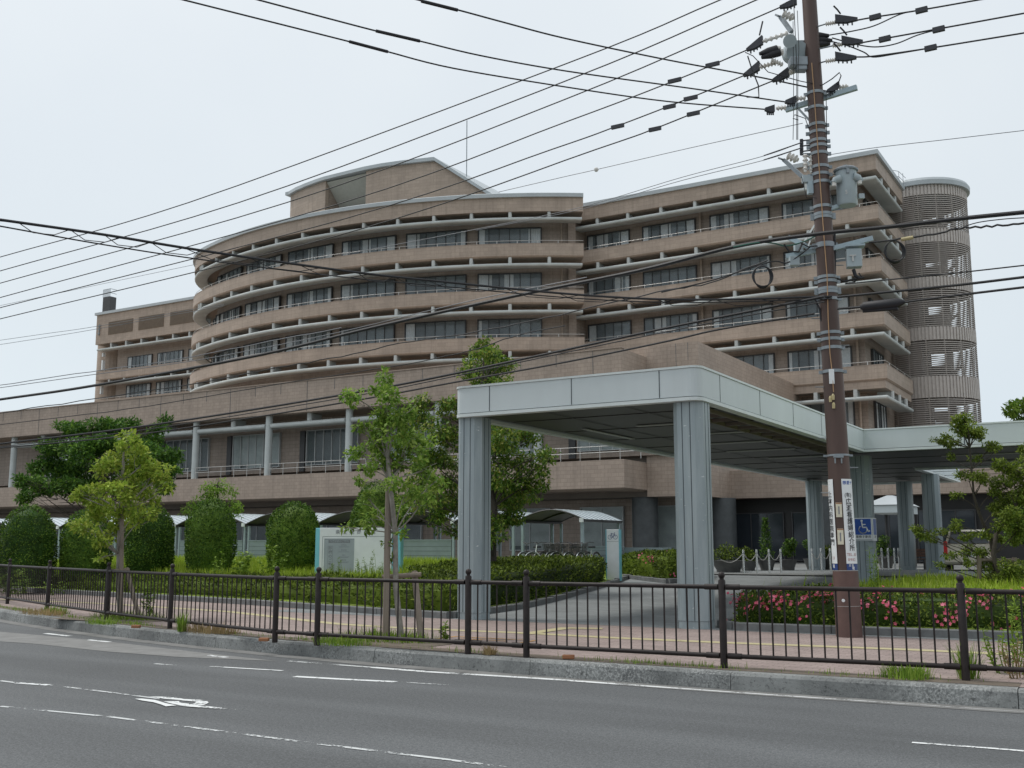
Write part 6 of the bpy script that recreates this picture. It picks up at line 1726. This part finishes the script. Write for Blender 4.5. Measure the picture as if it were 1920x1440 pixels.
# road side telecom bundle
o,q = wire('thickest black cable bundle rising from the left edge to the right edge past the pole', [(0,749),(170,724),(480,667),(700,614),(960,556),(1200,507),(1380,462),(1530,439),(1660,426),(1800,410),(1920,398)], ('Y',17.05), .034, e0=14, e1=8)
o,q = wire('wavy thin cable just above the thickest bundle, from the left edge', [(0,722),(170,697),(340,672),(480,645),(640,615)], ('Y',17.2), .010, 'wire_thin', e0=12, wob=.012)
wire('second wavy thin cable close under the first, from the left edge', [(0,727),(170,703),(340,680),(480,655),(640,622),(900,560),(1100,520)], ('Y',17.25), .009, 'wire_thin', e0=12)
wire('rippled black cable running below the thickest bundle toward the pole', [(0,774),(180,748),(387,715),(520,690),(640,668),(770,640),(920,618),(1075,585),(1230,548),(1330,530),(1440,487)], ('Y',17.3), .012, e0=12, wob=.015)
wire('thin rippled cable crossing the podium parapet from the left edge', [(0,796),(240,767),(480,727),(700,693),(860,663),(960,632),(1060,610)], ('Y',17.3), .010, e0=12, wob=.01)
wire('upper one of two heavy cables crossing the trees to the lower pole bands', [(0,832),(240,803),(480,767),(700,730),(840,703),(1060,656),(1240,617),(1400,585),(1545,556)], ('Y',17.15), .024, e0=14)
wire('slim cable hugging the upper of two heavy cables', [(0,838),(240,810),(480,773),(700,736),(840,708),(1060,661),(1240,624),(1400,592),(1545,566)], ('Y',17.1), .011, e0=14)
wire('lower one of two heavy cables crossing the trees, ending below the pole bands', [(0,840),(240,817),(480,782),(700,745),(840,719),(1060,679),(1250,640),(1352,617),(1527,588)], ('Y',17.3), .018, e0=14)
G3 = 'wires leaving the pole to the right edge'
o,q = wire('uppermost clamp wire leaving the pole top for the right, with hanging spacers', [(1606,38),(1640,32),(1725,19),(1845,-2)], ('Y',17.0), .013, e1=8, group=G3)
for c in ((1641,32),(1728,19)): p = onY(c[0],c[1],17.0); mb = MB(); mb.obox(p, .18,.06,.08, R_(0)); mb.build('spacer', M['ins_cover'], o)
o,q = wire('middle clamp wire leaving the pole top for the right edge', [(1616,80),(1660,72),(1760,54),(1925,24)], ('Y',17.0), .013, e1=8, group=G3)
for c in ((1659,73),(1760,55)): p = onY(c[0],c[1],17.0); mb = MB(); mb.obox(p, .18,.06,.08, R_(0)); mb.build('spacer', M['ins_cover'], o)
o,q = wire('lowest clamp wire leaving the pole top for the right edge', [(1604,107),(1640,105),(1745,90),(1925,61)], ('Y',17.0), .013, e1=8, group=G3)
for c in ((1745,90),): p = onY(c[0],c[1],17.0); mb = MB(); mb.obox(p, .18,.06,.08, R_(0)); mb.build('spacer', M['ins_cover'], o)
wire('sagging jumper from the upper black sleeve rising to the top right wire', [(1554,66),(1600,58),(1640,48),(1690,26),(1728,19)], ('D',17.2,17.2), .011)
wire('sagging jumper from the middle black sleeve rising to the middle right wire', [(1560,71),(1600,82),(1640,88),(1680,82),(1720,66),(1760,55)], ('D',17.2,17.1), .011)
wire('sagging jumper from the lower black sleeve to the lowest right wire', [(1556,77),(1590,86),(1620,98),(1637,107),(1680,101),(1745,90)], ('D',17.2,17.1), .011)
o,q = wire('twisted pair of cables right of the pole below the thick bundle, with a yellow guard', [(1630,455),(1690,447),(1760,437),(1800,428),(1860,424),(1920,418)], ('Y',17.0), .016, e1=8, wob=.015)
sleeve(o, [(1690,449),(1712,445)], ('Y',16.96), .03, 'brass')
wire('thin wire strung above the twisted pair at the right edge', [(1790,432),(1830,418),(1880,411),(1925,408)], ('Y',17.05), .008, e1=8)
wire('thin cable from the pole to the right edge above the heavy cables', [(1590,532),(1700,521),(1800,511),(1925,497)], ('Y',17.0), .011, e1=8)
wire('heavy cable leaving the middle pole bands for the right edge', [(1570,557),(1700,544),(1800,534),(1925,519)], ('Y',17.0), .021, e1=8)
o,q = wire('heavy cable with a black splice case right of the pole', [(1570,579),(1620,575),(1700,566),(1800,553),(1925,538)], ('Y',16.9), .019, e1=8)
mb = MB(); mb.tube([onY(1613,576,16.9),onY(1620,575,16.9),onY(1684,568,16.9),onY(1696,566,16.9)], [.03,.075,.075,.03], 14); mb.build('splice_case', M['black'], o, smooth=True)
mb = MB(); mb.tube([onY(1618,583,16.9),onY(1684,578,16.9)], .03, 10); mb.build('splice_bracket', M['black'], o)
wire('fine grey wire with a ball insulator rising from the curved wing roof to the pole', [(935,360),(1060,331),(1118,318),(1300,276),(1505,231)], ('Y',17.5), .006, 'wire_thin')
mb = MB(); p = onY(1118,318,17.5); mb.sphere(p, .045, 12, 8); tag(mb.build('ball_insulator', M['ceramic']), 'small ball insulator threaded on the fine grey wire above the roof junction', 'insulator')
wire('fine grey wire from the roof corner to the right edge', [(1556,290),(1640,277),(1780,261),(1925,244)], ('Y',17.2), .0055, 'wire_thin', e1=8)
for k, lab in enumerate(('upper of two thin service wires with black ends left of the pole','lower of two thin service wires with black ends left of the pole')):
    px_ = [(640,478),(892,430+2*k),(1087,389+4*k),(1280,332+6*k),(1430,293+8*k),(1503,267+10*k)]
    if k: px_ = px_[1:]
    o,q = wire(lab, px_, ('Y',17.5), .006, 'wire_thin'); sleeve(o, [(1432,292+8*k),(1501,268+10*k)], ('Y',17.5), .011)
for k, lab in enumerate(('upper of two faint wires from the left edge to the far left wing','lower of two faint wires from the left edge to the far left wing')):
    wire(lab, [(0,638+8*k),(90,625+7*k),(180,612+5*k),(420,570+3*k)], ('Y',17.6), .006, 'wire_thin', e0=12)
wire('thin grey wire just above the sixth straight wire at the left edge', [(0,573),(160,539),(370,495)], ('Y',17.8), .005, 'wire_thin', e0=12)
wire('green cable looping under the bracket arm left of the pole', [(1375,463),(1420,455),(1450,456),(1475,461),(1510,452),(1540,436)], ('D',17.4,17.3), .012, 'wire_green')
wire('loose black cable tail between the coil and the bracket box', [(1240,548),(1330,527),(1400,505),(1450,490),(1475,493),(1500,478),(1520,462)], ('D',17.6,17.4), .012)
for (x,y,R0,lab) in ((1430,518,.17,'black cable coil hanging left of the pole against the right wing'),(1678,471,.175,'black cable coil hanging right of the pole before the stair tower')):
    c = onD(x,y,17.2); mb = MB(); ux_ = Vector((CC,SS,0)); 
    for k in range(4):
        mb.tube([c+ux_*((R0-.012*k)*math.cos(2*pi*j/22+k))+Vector((0,0,(R0+.008*k)*math.sin(2*pi*j/22+k)))+Vector((-.516,.856,0))*(.012*k) for j in range(23)], .011, 5)
    tag(mb.build('cable_coil', M['wire'], None, smooth=True), lab, 'cable coil')

# ================================================================== LIGHT, SKY, CAMERA
w = bpy.data.worlds.new('World'); sc.world = w; w.use_nodes = True
nt = w.node_tree; nt.nodes.clear()
out = nt.nodes.new('ShaderNodeOutputWorld'); bg = nt.nodes.new('ShaderNodeBackground'); bg2 = nt.nodes.new('ShaderNodeBackground')
sky = nt.nodes.new('ShaderNodeTexSky'); sky.sky_type = 'NISHITA'; sky.sun_disc = False
SUN_EL, SUN_AZ = R_(60), R_(262)      # azimuth measured clockwise from +Y
sky.sun_elevation = SUN_EL; sky.sun_rotation = SUN_AZ; sky.dust_density = 4; sky.air_density = 1.2
nt.links.new(sky.outputs[0], bg.inputs[0]); bg.inputs[1].default_value = .10
tc = nt.nodes.new('ShaderNodeTexCoord'); sep = nt.nodes.new('ShaderNodeSeparateXYZ'); nt.links.new(tc.outputs['Generated'], sep.inputs[0])
cr = nt.nodes.new('ShaderNodeValToRGB'); nt.links.new(sep.outputs[2], cr.inputs[0])
e = cr.color_ramp.elements; e[0].position = 0.0; e[0].color = (.72,.82,.90,1); e[1].position = 1.0; e[1].color = (.86,.89,.92,1)
x = e.new(.22); x.color = (.745,.81,.855,1); x = e.new(.5); x.color = (.80,.85,.885,1)
nz = nt.nodes.new('ShaderNodeTexNoise'); nz.inputs['Scale'].default_value = 2.2; nz.inputs['Detail'].default_value = 5; nt.links.new(tc.outputs['Generated'], nz.inputs['Vector'])
rr = nt.nodes.new('ShaderNodeValToRGB'); rr.color_ramp.elements[0].position = .3; rr.color_ramp.elements[1].position = .7
rr.color_ramp.elements[0].color = (.94,.95,.965,1); rr.color_ramp.elements[1].color = (1.035,1.03,1.02,1); nt.links.new(nz.outputs['Fac'], rr.inputs[0])
mxc = nt.nodes.new('ShaderNodeMix'); mxc.data_type = 'RGBA'; mxc.blend_type = 'MULTIPLY'; mxc.inputs['Factor'].default_value = 1
nt.links.new(cr.outputs[0], mxc.inputs[6]); nt.links.new(rr.outputs[0], mxc.inputs[7]); nt.links.new(mxc.outputs[2], bg2.inputs[0]); bg2.inputs[1].default_value = 1.09
ms = nt.nodes.new('ShaderNodeMixShader'); ms.inputs[0].default_value = .88
nt.links.new(bg.outputs[0], ms.inputs[1]); nt.links.new(bg2.outputs[0], ms.inputs[2]); nt.links.new(ms.outputs[0], out.inputs['Surface'])
sl_ = bpy.data.lights.new('sun', 'SUN'); sl_.energy = 2.0; sl_.angle = R_(12); sl_.color = (1,.97,.92)
so = bpy.data.objects.new('sun', sl_); COL.objects.link(so)
dv = Vector((math.sin(SUN_AZ)*math.cos(SUN_EL), math.cos(SUN_AZ)*math.cos(SUN_EL), math.sin(SUN_EL)))
so.rotation_euler = (-dv).to_track_quat('-Z', 'Y').to_euler()
cam = bpy.data.cameras.new('camera'); cam.lens = FPX/1920*36; cam.sensor_width = 36; cam.clip_start = .1; cam.clip_end = 3000
co = bpy.data.objects.new('camera', cam); COL.objects.link(co); co.location = (0,0,CAMH); co.rotation_euler = (pi/2+PITCH, 0, YAW); sc.camera = co
sc.view_settings.view_transform = 'Standard'; sc.view_settings.look = 'None'; sc.view_settings.exposure = 0; sc.view_settings.gamma = 1
sc.cycles.max_bounces = 6; sc.cycles.transparent_max_bounces = 12
